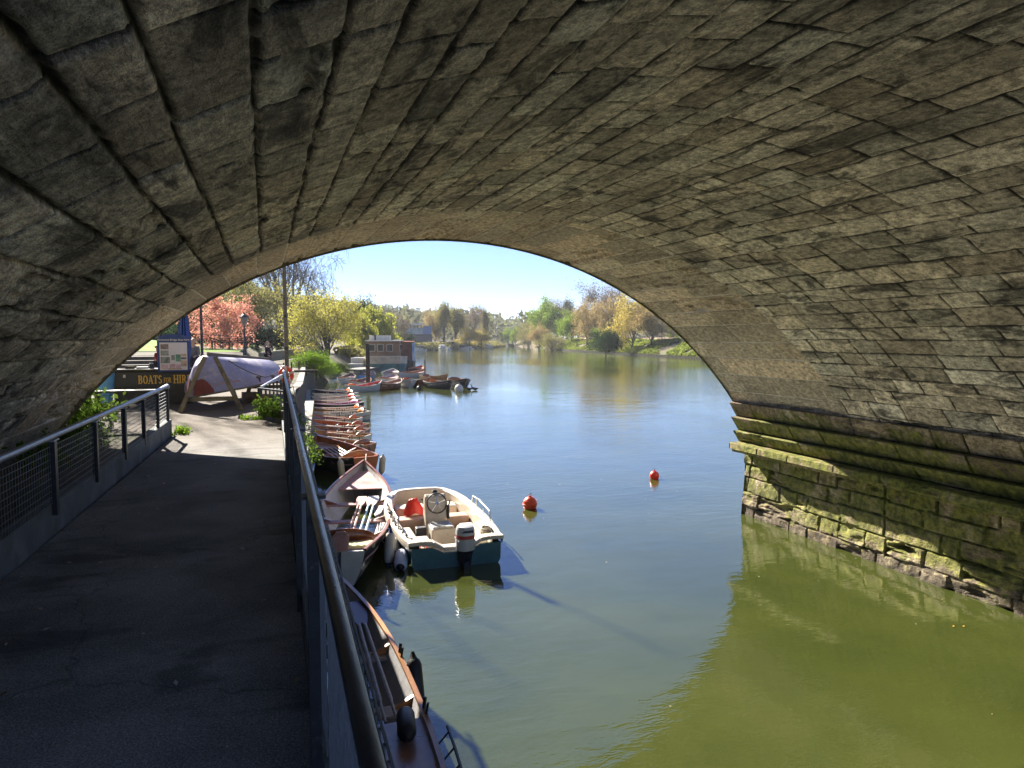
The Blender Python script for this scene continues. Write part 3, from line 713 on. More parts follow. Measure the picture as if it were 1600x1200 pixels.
# second skiff, seen from astern
n2 = Skiff('rowing_skiff', 'brown trimmed rowing skiff with white transom and stowed oars beside the motorboat', (1.06, 11.1), (2.36, 18.2), 1.5, M_navy, M_grey, M_varn, fb=.46, boards=M_grey, back=M_varn, trans=M_white, seat=M_pink, bow_h=.34, stern_h=.16)
for i, (x0, x1, bl, sh, lab) in enumerate(((.02, .24, M_pink, simple('salmon_oar', (.5,.26,.17), .5, .15, 8), 'salmon pink oar stowed along the second skiff, outer one'), (.1, .30, M_pink, simple('salmon_oar_b', (.55,.30,.2), .5, .15, 8), 'salmon pink oar stowed along the second skiff, next to the blue oars'),
        (.22, .46, M_white, simple('pale_blue_oar', (.25,.40,.48), .5, .15, 8), 'pale blue oar with white blade stowed along the second skiff, left one'), (.33, .56, M_white, simple('pale_blue_oar_b', (.3,.45,.52), .5, .15, 8), 'pale blue oar with white blade stowed along the second skiff, right one'))):
    oar(n2.p(x0-.06, .22, n2.s(.4)-.10), n2.p(x1-.18, .66, n2.s(.6)-.08), lab, bl, sh, .024)
q = MB(); q.box((0, (.10-.5)*n2.L, n2.s(.1)-.04), (1.0, .3, .05)); q.build('stern_locker', simple('pale_yellow_cushion', (.55,.52,.26), .6, .15, 5), n2.root, bevel=.015)
q = MB(); q.prism([(-.11, -n2.L/2+.1, .6), (.11, -n2.L/2+.1, .6), (.13, -n2.L/2+.1, .82), (.07, -n2.L/2+.1, .9), (-.07, -n2.L/2+.1, .9), (-.13, -n2.L/2+.1, .82)], (0,0,0), (0, .03, 0)); q.build('stern_plaque', M_pink, n2.root)
q = MB(); q.prism([(0, -n2.L/2-.03, .1), (0, -n2.L/2-.03, .62), (0, -n2.L/2-.18, .55), (0, -n2.L/2-.3, -.1)], (-.015,0,0), (.015,0,0)); q.build('rudder', M_navy, n2.root)
fender(n2.p(n2.b(.18)+.12, .17, .28), (.12, .3, 1), .55, .085, M_white, M_blue, 'long white fender hung on the second skiff near the motorboat')

# third skiff with the rust red transom
n3 = Skiff('rowing_skiff', 'rowing skiff full of oars with rust red transom and white fenders', (2.62, 19.75), (1.55, 23.6), 1.5, M_navy, M_varn, M_varn, fb=.52, boards=M_varnl, back=M_varnl, trans=simple('rust_red_transom', (.36,.11,.05), .4, .2, 4), seat=M_pink, bow_h=.25)
for i in range(5):
    oar(n3.p(-.35+.12*i, .22, n3.s(.4)-.13+.012*i), n3.p(-.15+.13*i, .86, n3.s(.8)-.1), 'pale wooden oar stowed among others in the rust red transomed skiff', M_varnl, M_cream, .024, group='oars heaped in the third skiff')
for sd, lab in ((-1, 'white fender on the shore side of the rust red transom'), (1, 'white fender on the river side of the rust red transom')):
    fender(n3.p(sd*(n3.b(.1)+.1), .07, .32), (.1*sd, 0, 1), .5, .09, M_cream, M_white, lab)

# the row tied bow-on to the pontoon
row = [((487,676),(578,690)),((486,668),(575,676)),((484,660),(572,668)),((483,651),(570,660)),((482,644),(562,650)),((481,640),(576,639)),((484,633),(568,633)),((485,627),(564,625)),((486,622),(560,621)),((487,617),(558,616)),((488,612),(556,611)),((489,606),(552,607))]
rs = [(M_cream, M_varnl, M_cream, M_varn, 'cream rowing skiff with brown stern, nearest of the row tied bow-on to the pontoon'),
      (M_white, M_varnl, M_varnl, M_varnl, 'light varnished rowing skiff between the cream skiff and the orange ones'),
      (M_varn, M_varn, M_cream, M_orange, 'dark red rowing skiff with a broad orange backrest, nearer of two alike'),
      (M_varn, M_orange, M_cream, M_orange, 'orange lined rowing skiff with orange backrest, farther of two alike'),
      (M_white, M_pink, M_varnl, M_orange, 'pink lined rowing skiff just beyond the orange backrests'),
      (M_white, M_black, M_cream, M_varnl, 'white sterned rowing skiff with a black interior, sticking out of the row'),
      (M_varnl, M_varnl, M_cream, M_orange, 'light varnished skiff with light orange backrest beyond the black lined one'),
      (M_navy, M_magenta, M_cream, M_magenta, 'rowing skiff with magenta transom in the middle of the row'),
      (M_varn, M_pink, M_cream, M_varn, 'rowing skiff with a pink interior beyond the magenta transom'),
      (M_white, M_varn, M_cream, M_red, 'red lined rowing skiff third from the far end of the row'),
      (M_white, M_varn, M_cream, M_varnl, 'brown lined rowing skiff second from the far end of the row'),
      (M_navy, M_varn, M_cream, M_orange, 'brown rowing skiff at the far end of the row by the black quay')]
for i, ((bp, sp), (h, inn, g, bk, lab)) in enumerate(zip(row, rs)):
    def gp(p, z):
        v = at(p[0], p[1], 1); k = (z-EYE)/(v.z-EYE); return (v.x*k, k)
    bo, ste = gp(bp, .62), gp(sp, .5)
    s_ = Skiff('rowing_skiff', lab, ste, bo, 1.25, h, inn, g, fb=.36, bow_h=.16, stern_h=.05, group='skiffs tied side by side along the bank', back=bk, trans=bk if i in (0, 7) else h, detail=i < 7, boards=M_grey, seat=(M_pink if i % 3 == 0 else M_varn))
    if i in (1, 4, 5, 6, 8):
        oar(s_.p(.1, .2, s_.s(.4)), s_.p(.25, .8, s_.s(.8)), 'pale oar lying along a skiff of the tied row', M_varnl, M_cream, .024, group='oars lying in the row of skiffs')
# boats moored off in the stream
mid = [((530,596),(553,589),M_white,M_varn,'small brown lined dinghy nearest the bank in the moored cluster',1.4),
       ((548,601),(577,597),M_white,M_varn,'white dinghy moored between the red topped dinghy and the bank',1.5),
       ((556,606),(584,604),M_white,M_red,'white dinghy with red inside, nearest the camera of the moored boats',1.5),
       ((562,591),(584,586),M_lblue,M_grey,'small pale blue dinghy moored by the dark mooring pile',1.4),
       ((592,592),(624,578),M_grey,M_grey,'grey blue rowing boat moored under the houseboat bow',1.7),
       ((588,598),(622,590),M_white,M_grey,'pale rowing boat alongside the grey blue one near the houseboat',1.7),
       ((617,592),(655,605),M_white,M_varnl,'brown lined skiff on its own buoy in front of the moored boats',1.6),
       ((628,586),(664,583),M_white,M_varnl,'varnished rowing boat behind the skiff on its own buoy',1.7),
       ((664,597),(708,603),M_navy,M_varnl,'dark varnished skiff with orange seat moored farthest into the stream',1.6),
       ((703,594),(734,601),M_navy,M_varn,'dark skiff at the outer end of the moored boats by the birds',1.6),
       ((634,596),(668,598),M_varn,M_orange,'reddish brown skiff lying between the pale boats and the dark outer ones',1.5),
       ((660,590),(700,592),M_varnl,M_varn,'light brown skiff behind the dark varnished skiff with the orange seat',1.5),
       ((596,603),(622,600),M_varn,M_varnl,'brown dinghy just right of the red lined dinghy',1.4),
       ((640,580),(662,576),M_navy,M_orange,'small orange lined boat at the back of the moored cluster',1.5)]
for i, (a, c, h, inn, lab, bm) in enumerate(mid):
    A, C = gp(a, .3), gp(c, .3); A, C = Vector(A), Vector(C); d = C-A
    mx = (A+C)/2; d = d.normalized()*max(3.3, min(4.6, d.length))
    Skiff('moored_rowing_boat', lab, tuple(mx-d/2), tuple(mx+d/2), bm, h, inn, M_varnl if i % 2 else M_cream, fb=.42, group='rowing boats moored off the bank', back=(M_orange if i in (2, 8, 10) else M_varn), detail=False, trans=h)
q = MB()
for j in range(16):
    q.box((0, j*1.62, .0), (.75, 1.55, .1))
pt = q.build('pontoon', M_pontoon); pt.location = (1.12, 25.2, .36); pt.rotation_euler.z = -R(3.4)
tag(pt, 'narrow bleached timber pontoon holding the bows of the row of skiffs', 'pontoon')

# ---------------------------------------------------------------- motorboat
mb = empty('motorboat', (3.12, 13.45, -.075), -R(1.5), 'cream open motorboat with teal hull, steering console and grey outboard', 'motorboat')
Lm = 3.55
def mbw(t): return float(np.interp(t, [0,.12,.35,.6,.8,.92,1], [.80,.86,.93,.92,.84,.73,.58]))
def mzs(t): return .50+.14*t*t+.03*math.sin(t*9)*.2
ts = [i/24 for i in range(25)]
q = MB()
def msec(t, k):
    bw = mbw(t); zs = mzs(t); y = (t-.5)*Lm; up = max(0, (t-.72)/.28)**2*.38
    out = [(-bw+.02, zs-.09), (-bw+.06, .15+up*.7), (-bw*.8, -.12+up), (-bw*.3, -.16+up), (bw*.3, -.16+up), (bw*.8, -.12+up), (bw-.06, .15+up*.7), (bw-.02, zs-.09)]
    return [(x, y+(.18*max(0, z)/.5 if t > .95 else 0), z) for x, z in out]
V = []; n_ = 8
for t in ts: V += msec(t, 0)
F = [(i*n_+j, i*n_+j+1, (i+1)*n_+j+1, (i+1)*n_+j) for i in range(24) for j in range(n_-1)]
q.add(V, F); q.add(msec(1, 0), [tuple(range(8))]); q.build('hull', M_teal, mb, smooth='auto')
q = MB(); q.prism([(x, -Lm/2, z) for x, z in ((-.79,.44),(-.78,.15),(-.64,-.12),(.64,-.12),(.78,.15),(.79,.44),(.42,.43),(.24,.34),(-.24,.34),(-.42,.43))], (0,-.03,0), (0,.02,0)); q.build('transom', M_teal, mb)
# gunwale: a rounded cream deck edge all the way round, with the inside wall and the sole
q = MB(); pr = [(.02,-.1),(.035,-.03),(.02,.03),(-.04,.05),(-.13,.045),(-.155,.02),(-.16,-.40)]
loop = [(mbw(t), (t-.5)*Lm, mzs(t), 1) for t in ts]; bowc = [(x, Lm/2+.10*(1-(x/.58)**2)+.05, mzs(1)+.01, 0) for x in (.4, .2, 0, -.2, -.4)]
loop2 = [(-mbw(t), (t-.5)*Lm, mzs(t), 1) for t in ts[::-1]]
full = loop+bowc+loop2; V = []
for i, (x, y, z, _) in enumerate(full):
    a = Vector(full[max(0, i-1)][:2]); c = Vector(full[min(len(full)-1, i+1)][:2]); d = (c-a).normalized(); nrm = Vector((d.y, -d.x))
    V += [(x+nrm.x*o, y+nrm.y*o, z+h) for o, h in pr]
k = len(pr); q.add(V, [(i*k+j, i*k+j+1, (i+1)*k+j+1, (i+1)*k+j) for i in range(len(full)-1) for j in range(k-1)]); q.build('gunwale', M_cream, mb, smooth='auto')
q = MB()                                       # stern deck edge, lower in the middle for the motor
sp = [(-.84,.52),(-.6,.53),(-.42,.51),(-.24,.40),(.24,.40),(.42,.51),(.6,.53),(.84,.52)]
for (a, za), (c, zc) in zip(sp[:-1], sp[1:]): q.bar((a, -Lm/2+.05, za), (c, -Lm/2+.05, zc), .2, .07)
q.build('stern_deck', M_cream, mb, bevel=.015)
for sd in (-1, 1):
    q = MB(); q.box((sd*.62, -Lm/2+.28, .5), (.38, .34, .05)); q.build('quarter_deck', M_cream, mb, bevel=.015)
V = []
for t in ts: V += [(-mbw(t)+.15, (t-.5)*Lm, .12+.0*t), (mbw(t)-.15, (t-.5)*Lm, .12)]
q = MB(); q.add(V, [(2*i, 2*i+1, 2*i+3, 2*i+2) for i in range(24)]); q.add([(-.44, Lm/2, .12), (.44, Lm/2, .12), (.44, Lm/2+.02, .6), (-.44, Lm/2+.02, .6)], [(0,1,2,3)]); q.build('cockpit_sole', M_cream, mb)
for y, h, dd in ((1.15, .36, .42), (.42, .30, .34)):
    q = MB(); q.box((0, y, .12+h/2), (2*mbw(y/Lm+.5)-.34, dd, h)); q.build('bench', M_cream if y > 1 else simple('tan_bench', (.55,.36,.26), .5, .1, 4), mb, bevel=.03)
for sd in (-1, 1):
    q = MB(); q.box((sd*.62, -.55, .22), (.26, 1.3, .2)); q.build('side_locker', M_cream, mb, bevel=.03)
# console with raked face, wheel, lever
cs = MB(); cs.prism([(-.21, -.12, .12), (-.21, .28, .12), (-.21, .2, .86), (-.21, .1, .95), (-.21, .0, .9), (-.21, -.08, .5)], (0,0,0), (.42, 0, 0))
con = cs.build('console', M_cream, mb, bevel=.03)
Xw = Matrix.Translation((-.0, -.12, .80)) @ Matrix.Rotation(R(72), 4, 'X')
wq = MB(); wq.torus(0, .19, .013, n=28, k=6, M=Xw)
whl = wq.build('steering_wheel', M_black, con, smooth=True)
wq = MB()
for a in range(5): wq.bar(Xw @ Vector((0,0,0)), Xw @ Vector((.19*math.cos(a*1.257+.3), .19*math.sin(a*1.257+.3), 0)), .012, .008)
wq.lathe([(.035, -.01), (.035, .015)], 10, M=Xw); wq.build('wheel_spoke', M_steel, con)
wq = MB(); wq.lathe([(.045, 0), (.06, .03), (.03, .07)], 10, (0.0, .1, .95)); wq.build('compass', M_black, con)
wq = MB(); wq.box((.235, -.05, .6), (.04, .09, .26)); wq.bar((.24, -.06, .7), (.25, -.16, .84), .02, .02); wq.build('throttle_lever', M_black, con)
q = MB(); q.box((.0, -.5, .29), (.44, .46, .34)); q.build('seat_box', M_cream, mb, bevel=.03)
q = MB(); q.box((0, -.5, .475), (.40, .42, .03)); q.build('seat_pad', M_white, mb, bevel=.01)
# outboard
ob = empty('outboard', (.12, -Lm/2-.16, .0)); ob.parent = mb
q = MB(); q.prism([(-.15,-.1,.56),(.15,-.1,.56),(.15,.2,.56),(-.15,.2,.56)], (0,0,0), (0,0,.02)); q.lathe([(.11,.38),(.165,.40),(.175,.52),(.165,.60)], 16, (0,.03,0)); q.build('motor_cowl', simple('grey_cowl', (.42,.43,.46), .3, .1, 5), ob, smooth='auto')
q = MB(); q.lathe([(.167,.601),(.168,.66)], 16, (0,.03,0)); q.build('red_band', simple('red_cowl_band', (.45,.05,.05), .3, .1, 5), ob, smooth='auto')
q = MB(); q.lathe([(.167,.661),(.165,.74),(.14,.80),(.08,.825),(.0,.83)], 16, (0,.03,0)); q.build('cowl_top', simple('pale_cowl_top', (.6,.6,.6), .3, .1, 5), ob, smooth='auto')
q = MB(); q.box((0,-.08,.735), (.2,.14,.03)); q.build('cowl_vent', M_black, ob)
q = MB(); q.lathe([(.10,.12),(.12,.3),(.15,.38)], 12, (0,.03,0)); q.prism([(-.045,-.07,-.5),(-.05,-.08,.2),(-.05,.12,.2),(-.045,.08,-.5)], (0,0,0), (.095,0,0)); q.build('motor_leg', M_navy, ob, smooth='auto')
q = MB(); q.box((0,.13,.32), (.22,.06,.28)); q.build('clamp', M_black, ob)
# hand rails
for sd in (-1, 1):
    q = MB(); xx = lambda y: sd*(mbw(y/Lm+.5)-.04)
    pts = [(xx(-.85), -.85, .56), (xx(-.82), -.82, .74), (xx(0), 0, .78), (xx(.45), .45, .76), (xx(.5), .5, .58)]
    q.tube(pts, .013, 6)
    for y in (-.3, .2): q.tube([(xx(y), y, .55), (xx(y), y, .77)], .01, 6)
    q.build('hand_rail', M_steel, mb, smooth='auto')
q = MB()                                        # mooring line wound along the port deck edge
for i in range(60):
    pass
pts = [(-mbw((y/Lm)+.5)+.06+.035*math.sin(y*23), y, mzs(y/Lm+.5)+.06+.02*math.cos(y*31)) for y in [-1.6+.06*i for i in range(44)]]
q.tube(pts, .011, 5); o = q.build('mooring_line', M_rope_d); o.matrix_world = mb.matrix_basis.copy(); tag(o, 'dark mooring line lying along the port edge of the motorboat', 'rope')
q = MB(); pts = [(.62+.13*math.cos(i*.5)*(1-.01*i), -Lm/2+.3+.1*math.sin(i*.5), .54+.002*i) for i in range(44)]; q.tube(pts, .012, 5); o = q.build('coiled_rope', M_rope); o.matrix_world = mb.matrix_basis.copy(); tag(o, 'coil of pale rope on the starboard quarter of the motorboat', 'rope')
q = MB(); pts = [(.1+.16*math.cos(i*1.1)*(.4+.6*((i*37)%10)/10), 1.2+.12*math.sin(i*.9), .5+.012*((i*13) % 7)) for i in range(40)]; q.tube(pts, .011, 5); o = q.build('coiled_rope', M_rope_d); o.matrix_world = mb.matrix_basis.copy(); tag(o, 'dark tangle of rope on the bow bench of the motorboat', 'rope')
def clothlump(c, d, seed):
    rs_ = np.random.RandomState(seed); n = 14; P = np.zeros((n, n, 3))
    for i in range(n):
        for j in range(n):
            x = i/(n-1)-.5; y = j/(n-1)-.5; P[i, j] = (c[0]+x*d[0], c[1]+y*d[1], c[2]+d[2]*max(0, 1-3.4*(x*x+y*y))*(.7+.6*vnoise(np.array([[x*1.0]]), np.array([[y*1.0]]), seed, 9)[0, 0]))
    return P
o = grid_obj('life_jacket', clothlump((-.32, .62, .44), (.42, .3, .32), 3), M_red, flip=True); o.matrix_world = mb.matrix_basis.copy(); tag(o, 'bright red life jacket thrown on the bench left of the console', 'life jacket')
o = grid_obj('red_cloth', clothlump((-.48, -1.32, .14), (.36, .26, .16), 5), M_red, flip=True); o.matrix_world = mb.matrix_basis.copy(); tag(o, 'crumpled red cloth on the sole by the motorboat stern', 'cloth')
q = MB(); q.box((-.36, -.35, .27), (.2, .16, .3)); o = q.build('battery_box', M_black, bevel=.02); o.matrix_world = mb.matrix_basis.copy(); tag(o, 'small dark battery box beside the motorboat console', 'box')
for y, z, m, c, lab, L_, r_ in ((-1.55, .2, M_bluew, M_navy, 'fat pale blue and white fender at the motorboat port quarter',   .44, .115), (-1.0, .28, M_white, M_black, 'white fender with black ends amid the motorboat port side',   .40, .105), (-.35, .3, M_white, M_navy, 'round white and navy fender between motorboat and skiff', .26, .10)):
    fender(mb.matrix_basis @ Vector((-mbw(y/Lm+.5)-r_+.02, y, z)), (-.25, -1.0, -.35), L_, r_, m, c, lab)

# buoys
def buoy(x, y, r, mat, label):
    b_ = empty('mooring_buoy', (x, y, 0), 0, label, 'buoy'); q = MB()
    q.lathe([(r*math.cos(a), r*.62+r*math.sin(a)*1.05) for a in [R(-75+12.5*i) for i in range(13)]], 20); q.build('float', mat, b_, smooth=True)
    q = MB(); q.lathe([(r*.22, r*1.5), (r*.2, r*1.75), (r*.08, r*1.82)], 10); q.build('neck', mat, b_, smooth='auto')
    q = MB(); q.torus((0, 0, r*1.95), r*.17, r*.05, ax='Y', n=12, k=6); q.build('eye', M_wblack, b_, smooth=True)
    if r > .15 and mat is M_redor:
        for k in (-.5, 0, .5):
            q = MB(); q.torus((0, 0, r*.62+r*k), r*1.03*math.cos(k*1.0), r*.05, n=20, k=6); q.build('rib', mat, b_, smooth=True)
buoy(10.24, 17.22, .135, M_red, 'plain red ball buoy farther out on the open water')
buoy(5.74, 15.15, .165, M_redor, 'ribbed orange red buoy floating nearest the motorboat')
buoy(13.45, 50.2, .32, M_cream, 'pale round buoy in front of the outermost moored skiff')
buoy(7.6, 53.2, .22, M_redor, 'small orange buoy by the red lined dinghy')
buoy(11.0, 52.6, .2, M_black, 'black buoy holding the skiff in front of the moored boats')
# upturned boat on trestles in the yard
up = Skiff('upturned_boat', 'upturned worn lilac boat with red oxide bow patch drying on timber trestles', (.35, 21.2), (-1.22, 16.55), 1.5, M_lilac, M_varn, M_timber, fb=.34, detail=True, oarlocks=False, trans=M_lilac, cat='boat', bow_h=.36, stern_h=.05)
up.root.rotation_mode = 'XYZ'
mw = Matrix.Translation((-.60, 19.25, 3.28)) @ Matrix.Rotation(up.root.rotation_euler.z, 4, 'Z') @ Matrix.Rotation(R(180-7), 4, 'Y') @ Matrix.Rotation(R(-3), 4, 'X') @ Matrix.Scale(1.1, 4)
up.root.matrix_world = mw
q = MB()                                     # painted patch at the bow, a skin just proud of the planks
for sd in (-1, 1):
    V = []; n = 6
    for i in range(n+1):
        t = .90+.085*i/n
        for j in range(5):
            u = 1-(.55*(i/n)+.05)*j/4; bq = up.b(t); zs = up.s(t); zk = up.k(t)
            V.append((sd*(bq*u**.62+.016), (t-.5)*up.L, zk+(zs-zk)*u**1.7))
    q.add(V, [(i*5+j, i*5+j+1, (i+1)*5+j+1, (i+1)*5+j) for i in range(n) for j in range(4)])
q.build('painted_patch', M_hullred, up.root, smooth=True)
q = MB(); q.bar((0, -up.L*.45, up.k(.1)-.03), (0, up.L*.36, up.k(.86)-.03), .05, .07); q.build('keel', M_timber, up.root)
def trestle(y, cx, h, lab, half=.62, ap=.10):
    t_ = empty('trestle', (cx, y, 2.34), 0, lab, 'trestle')
    for sd in (-1, 1):
        q = MB(); q.bar((sd*half, -.05, 0), (sd*ap, .05, h), .09, .06, up=(0,1,0)); q.build('leg', M_timber, t_)
        q = MB(); q.bar((sd*half*.94, .25, 0), (sd*half*.75, .02, .42), .07, .05, up=(0,1,0)); q.build('brace', M_timber, t_)
    q = MB(); q.bar((-half*.82, .05, .26), (half*.82, .05, .26), .06, .09); q.build('cross_beam', M_timber, t_)
trestle(16.7, -1.1, 1.18, 'weathered timber trestle straddling the bow of the upturned boat')
trestle(20.4, .05, .62, 'low timber trestle under the stern of the upturned boat', .5, .35)
rope('lashing_rope', [(-.75, 17.3, 3.42), (.02, 18.2, 2.98), (.5, 19.2, 3.2)], 'thin dark rope slung across the upturned boat to the fence', .011, M_rope_d, .05)
for i, (x, y, s_, lab) in enumerate(((-.05, 18.6, .2, 'red brick block lying behind the upturned boat'), (-.35, 18.9, .24, 'brown timber block under the upturned boat'))):
    q = MB(); q.box((x, y, 2.34+s_/2), (s_*1.4, s_, s_), .3); tag(q.build('support_block', (M_hullred, M_timber)[i], bevel=.01), lab, 'block')

# ---- hire counter with its lettering
hc = empty('hire_counter', (-2.5, 18.9, 2.335), R(2), 'black boat hire counter lettered BOATS FOR HIRE in gold', 'counter')
q = MB(); q.box((.0, .35, .40), (1.7, .7, .8)); q.build('cabinet', M_wblack, hc, bevel=.01)
q = MB(); q.box((.0, .33, .825), (1.8, .8, .05)); q.build('counter_top', M_timberd, hc, bevel=.008)
q = MB(); q.box((.05, -.02, .60), (1.66, .03, .34)); q.build('sign_panel', M_wblack, hc)
q = MB(); q.box((-.62, -.04, .69), (.05, .012, .07)); q.build('notice', M_white, hc)
# serif capitals from strokes: thick stems, thin hairlines, slab serifs
def glyph(ch):
    T, H = .2, .1; q = []
    def st(x, y0, y1, w_=T): q.append([(x-w_/2, y0), (x+w_/2, y0), (x+w_/2, y1), (x-w_/2, y1)])
    def hz(x0, x1, y, t=H): q.append([(x0, y-t/2), (x1, y-t/2), (x1, y+t/2), (x0, y+t/2)])
    def sl(x, y): hz(x-.2, x+.2, y, .07)
    def arc(cx, cy, rx, ry, a0, a1, tw, n=12):
        for i in range(n):
            p = []
            for a, k in ((a0+(a1-a0)*i/n, 0), (a0+(a1-a0)*(i+1)/n, 0)):
                c, s_ = math.cos(R(a)), math.sin(R(a)); w_ = H+(tw-H)*abs(c)
                p.append(((cx+rx*c, cy+ry*s_), (cx+(rx-w_)*c, cy+(ry-min(w_, ry*.8)*.9)*s_)))
            q.append([p[0][0], p[1][0], p[1][1], p[0][1]])
    def dg(x0, y0, x1, y1, w_): q.append([(x0-w_/2, y0), (x0+w_/2, y0), (x1+w_/2, y1), (x1-w_/2, y1)])
    W_ = .8
    if ch == 'B': st(.17, 0, 1); sl(.17, .035); sl(.17, .965); hz(.17, .42, .95); hz(.17, .42, .52); hz(.17, .42, .05); arc(.42, .74, .27, .26, -90, 90, T); arc(.42, .27, .32, .27, -90, 90, T)
    elif ch == 'O': arc(.42, .5, .42, .5, 0, 360, T, 24); W_ = .84
    elif ch == 'A': dg(.1, 0, .43, 1, .1); dg(.75, 0, .42, 1, .2); hz(.2, .65, .32, .08); sl(.1, .035); sl(.75, .035); W_ = .86
    elif ch == 'T': st(.4, 0, 1); hz(.02, .78, .95); sl(.4, .035); st(.05, .72, 1, .08); st(.75, .72, 1, .08)
    elif ch == 'S': arc(.34, .74, .3, .26, 20, 270, T); arc(.34, .27, .32, .27, -160, 90, T); W_ = .68
    elif ch == 'H': st(.17, 0, 1); st(.75, 0, 1); hz(.17, .75, .5); [sl(x, y) for x in (.17, .75) for y in (.035, .965)]; W_ = .92
    elif ch == 'I': st(.2, 0, 1); sl(.2, .035); sl(.2, .965); W_ = .42
    elif ch == 'R': st(.17, 0, 1); sl(.17, .035); sl(.17, .965); hz(.17, .42, .95); hz(.17, .42, .47); arc(.42, .71, .28, .28, -90, 90, T); dg(.74, 0, .42, .47, .2); sl(.76, .035); W_ = .88
    elif ch == 'E': st(.17, 0, 1); sl(.17, .035); sl(.17, .965); hz(.17, .66, .95); hz(.17, .54, .52); hz(.17, .68, .05); st(.64, .74, 1, .07); st(.66, 0, .27, .07); W_ = .74
    elif ch == 'F': st(.17, 0, 1); sl(.17, .035); sl(.17, .965); hz(.17, .66, .95); hz(.17, .54, .52); st(.64, .74, 1, .07); W_ = .7
    return q, W_
def letters(txt, x, z, h, wscale, depth, gap=.07):
    q = MB(); dz = 0
    for ch in txt:
        if ch == ' ': x += .3*h*wscale; continue
        polys, W_ = glyph(ch)
        for i, p in enumerate(polys):
            q.prism([(x+a*h*wscale, 0, z+c*h) for a, c in p], (0, -depth-.0004*(i % 5), 0), (0, 0, 0))
        x += (W_+gap)*h*wscale
    return q, x
q, xe = letters('BOATS', -.33, .50, .20, .60, .008); q2, xe2 = letters('FOR', xe+.03, .52, .12, .54, .008)
q.v += []; o = len(q.v); q.add(q2.v, q2.f); q3, _ = letters('HIRE', xe2+.04, .50, .20, .62, .008); q.add(q3.v, q3.f)
lo = q.build('lettering', M_gold, hc); lo.location = (0, -.036, 0)
# clutter on the counter
for i, (x, d, m, nm, lab, cat) in enumerate(((-.55, (.2, .16, .07), M_timberd, 'cash_tin', 'dark flat tin on the left end of the hire counter', 'tin'), (-.28, (.26, .2, .05), M_grey, 'paper_stack', 'small grey stack of papers on the hire counter', 'papers'), (-.08, (.1, .1, .13), M_wblack, 'card_reader', 'small dark card reader standing on the hire counter beside the board', 'card reader'))):
    q = MB(); q.box((-2.5+x, 19.2, 3.185+d[2]/2), d, .2); tag(q.build(nm, m, bevel=.012), lab, cat)
# blue display board with pictures
db = empty('display_board', (-2.04, 18.78, 3.12), R(4), 'blue arched display board of boat photographs standing on the hire counter', 'display board')
q = MB(); pr = [(-.35, 0), (.35, 0), (.35, .78), (.30, .84), (.12, .90), (-.12, .90), (-.30, .84), (-.35, .78)]
q.prism([(x, 0, z) for x, z in pr], (0, 0, 0), (0, .04, 0)); q.build('board', M_blue, db)
q = MB(); q.box((0, -.006, .37), (.60, .012, .66)); q.build('poster', simple('poster_paper', (.52,.50,.53), .5, .08, 3, bmp=0), db)
pm = [simple('photo_tint_%s' % n_, c, .5, .45, 9, c2=c2, bmp=0) for n_, c, c2 in (('dusk', (.12,.1,.1), (.3,.2,.2)), ('river', (.2,.22,.2), (.08,.09,.1)), ('green', (.1,.22,.16), (.05,.12,.1)), ('warm', (.4,.28,.2), (.5,.4,.35)), ('rose', (.45,.3,.33), (.3,.2,.25)))]
for x, z, a, c, k in ((-.19, .60, .17, .12, 0), (-.19, .45, .17, .12, 1), (-.18, .28, .2, .15, 1), (-.2, .12, .14, .1, 4), (.10, .33, .11, .17, 2), (.22, .40, .12, .06, 3), (.22, .32, .12, .05, 0), (.22, .2, .13, .14, 3), (-.03, .14, .13, .1, 4), (.1, .12, .1, .1, 4), (-.01, .34, .08, .12, 1), (.03, .07, .3, .03, 3)):
    q = MB(); q.box((x, -.0145, z), (a, .005, c)); q.build('photograph', pm[k], db)
fc = bpy.data.curves.new('heading', 'FONT'); fc.body = 'Richmond Bridge Boat Hire'; fc.size = .062; fc.align_x = 'CENTER'; fc.shear = .3; fc.extrude = .002; fc.offset = .0012
fo = bpy.data.objects.new('heading_tmp', fc); col.objects.link(fo); bpy.context.view_layer.update()
me = bpy.data.meshes.new_from_object(fo.evaluated_get(bpy.context.evaluated_depsgraph_get())); bpy.data.objects.remove(fo)
me.materials.clear(); me.materials.append(M_white); ho = bpy.data.objects.new('heading', me); col.objects.link(ho); ho.parent = db; ho.location = (0, -.004, .745); ho.rotation_euler = (math.pi/2, 0, 0)
# closed blue parasol behind
pa = empty('closed_parasol', (-1.93, 20.2, 2.335), 0, 'closed dark blue parasol standing behind the display board', 'parasol')
q = MB(); q.tube([(0,0,0), (0,0,2.75)], .022, 8); q.build('pole', M_timber, pa)
q = MB(); n = 16; V = []
for z, r_ in ((1.0, .09), (1.3, .125), (1.7, .11), (2.2, .075), (2.62, .02)):
    V += [((r_*(1+.35*math.cos(j*4*math.pi*2/n*1.0)))*math.cos(2*math.pi*j/n), r_*(1+.35*math.cos(j*math.pi))*math.sin(2*math.pi*j/n), z) for j in range(n)]
q.add(V, [(i*n+j, i*n+(j+1) % n, (i+1)*n+(j+1) % n, (i+1)*n+j) for i in range(4) for j in range(n)]); q.build('canopy', M_blue, pa)
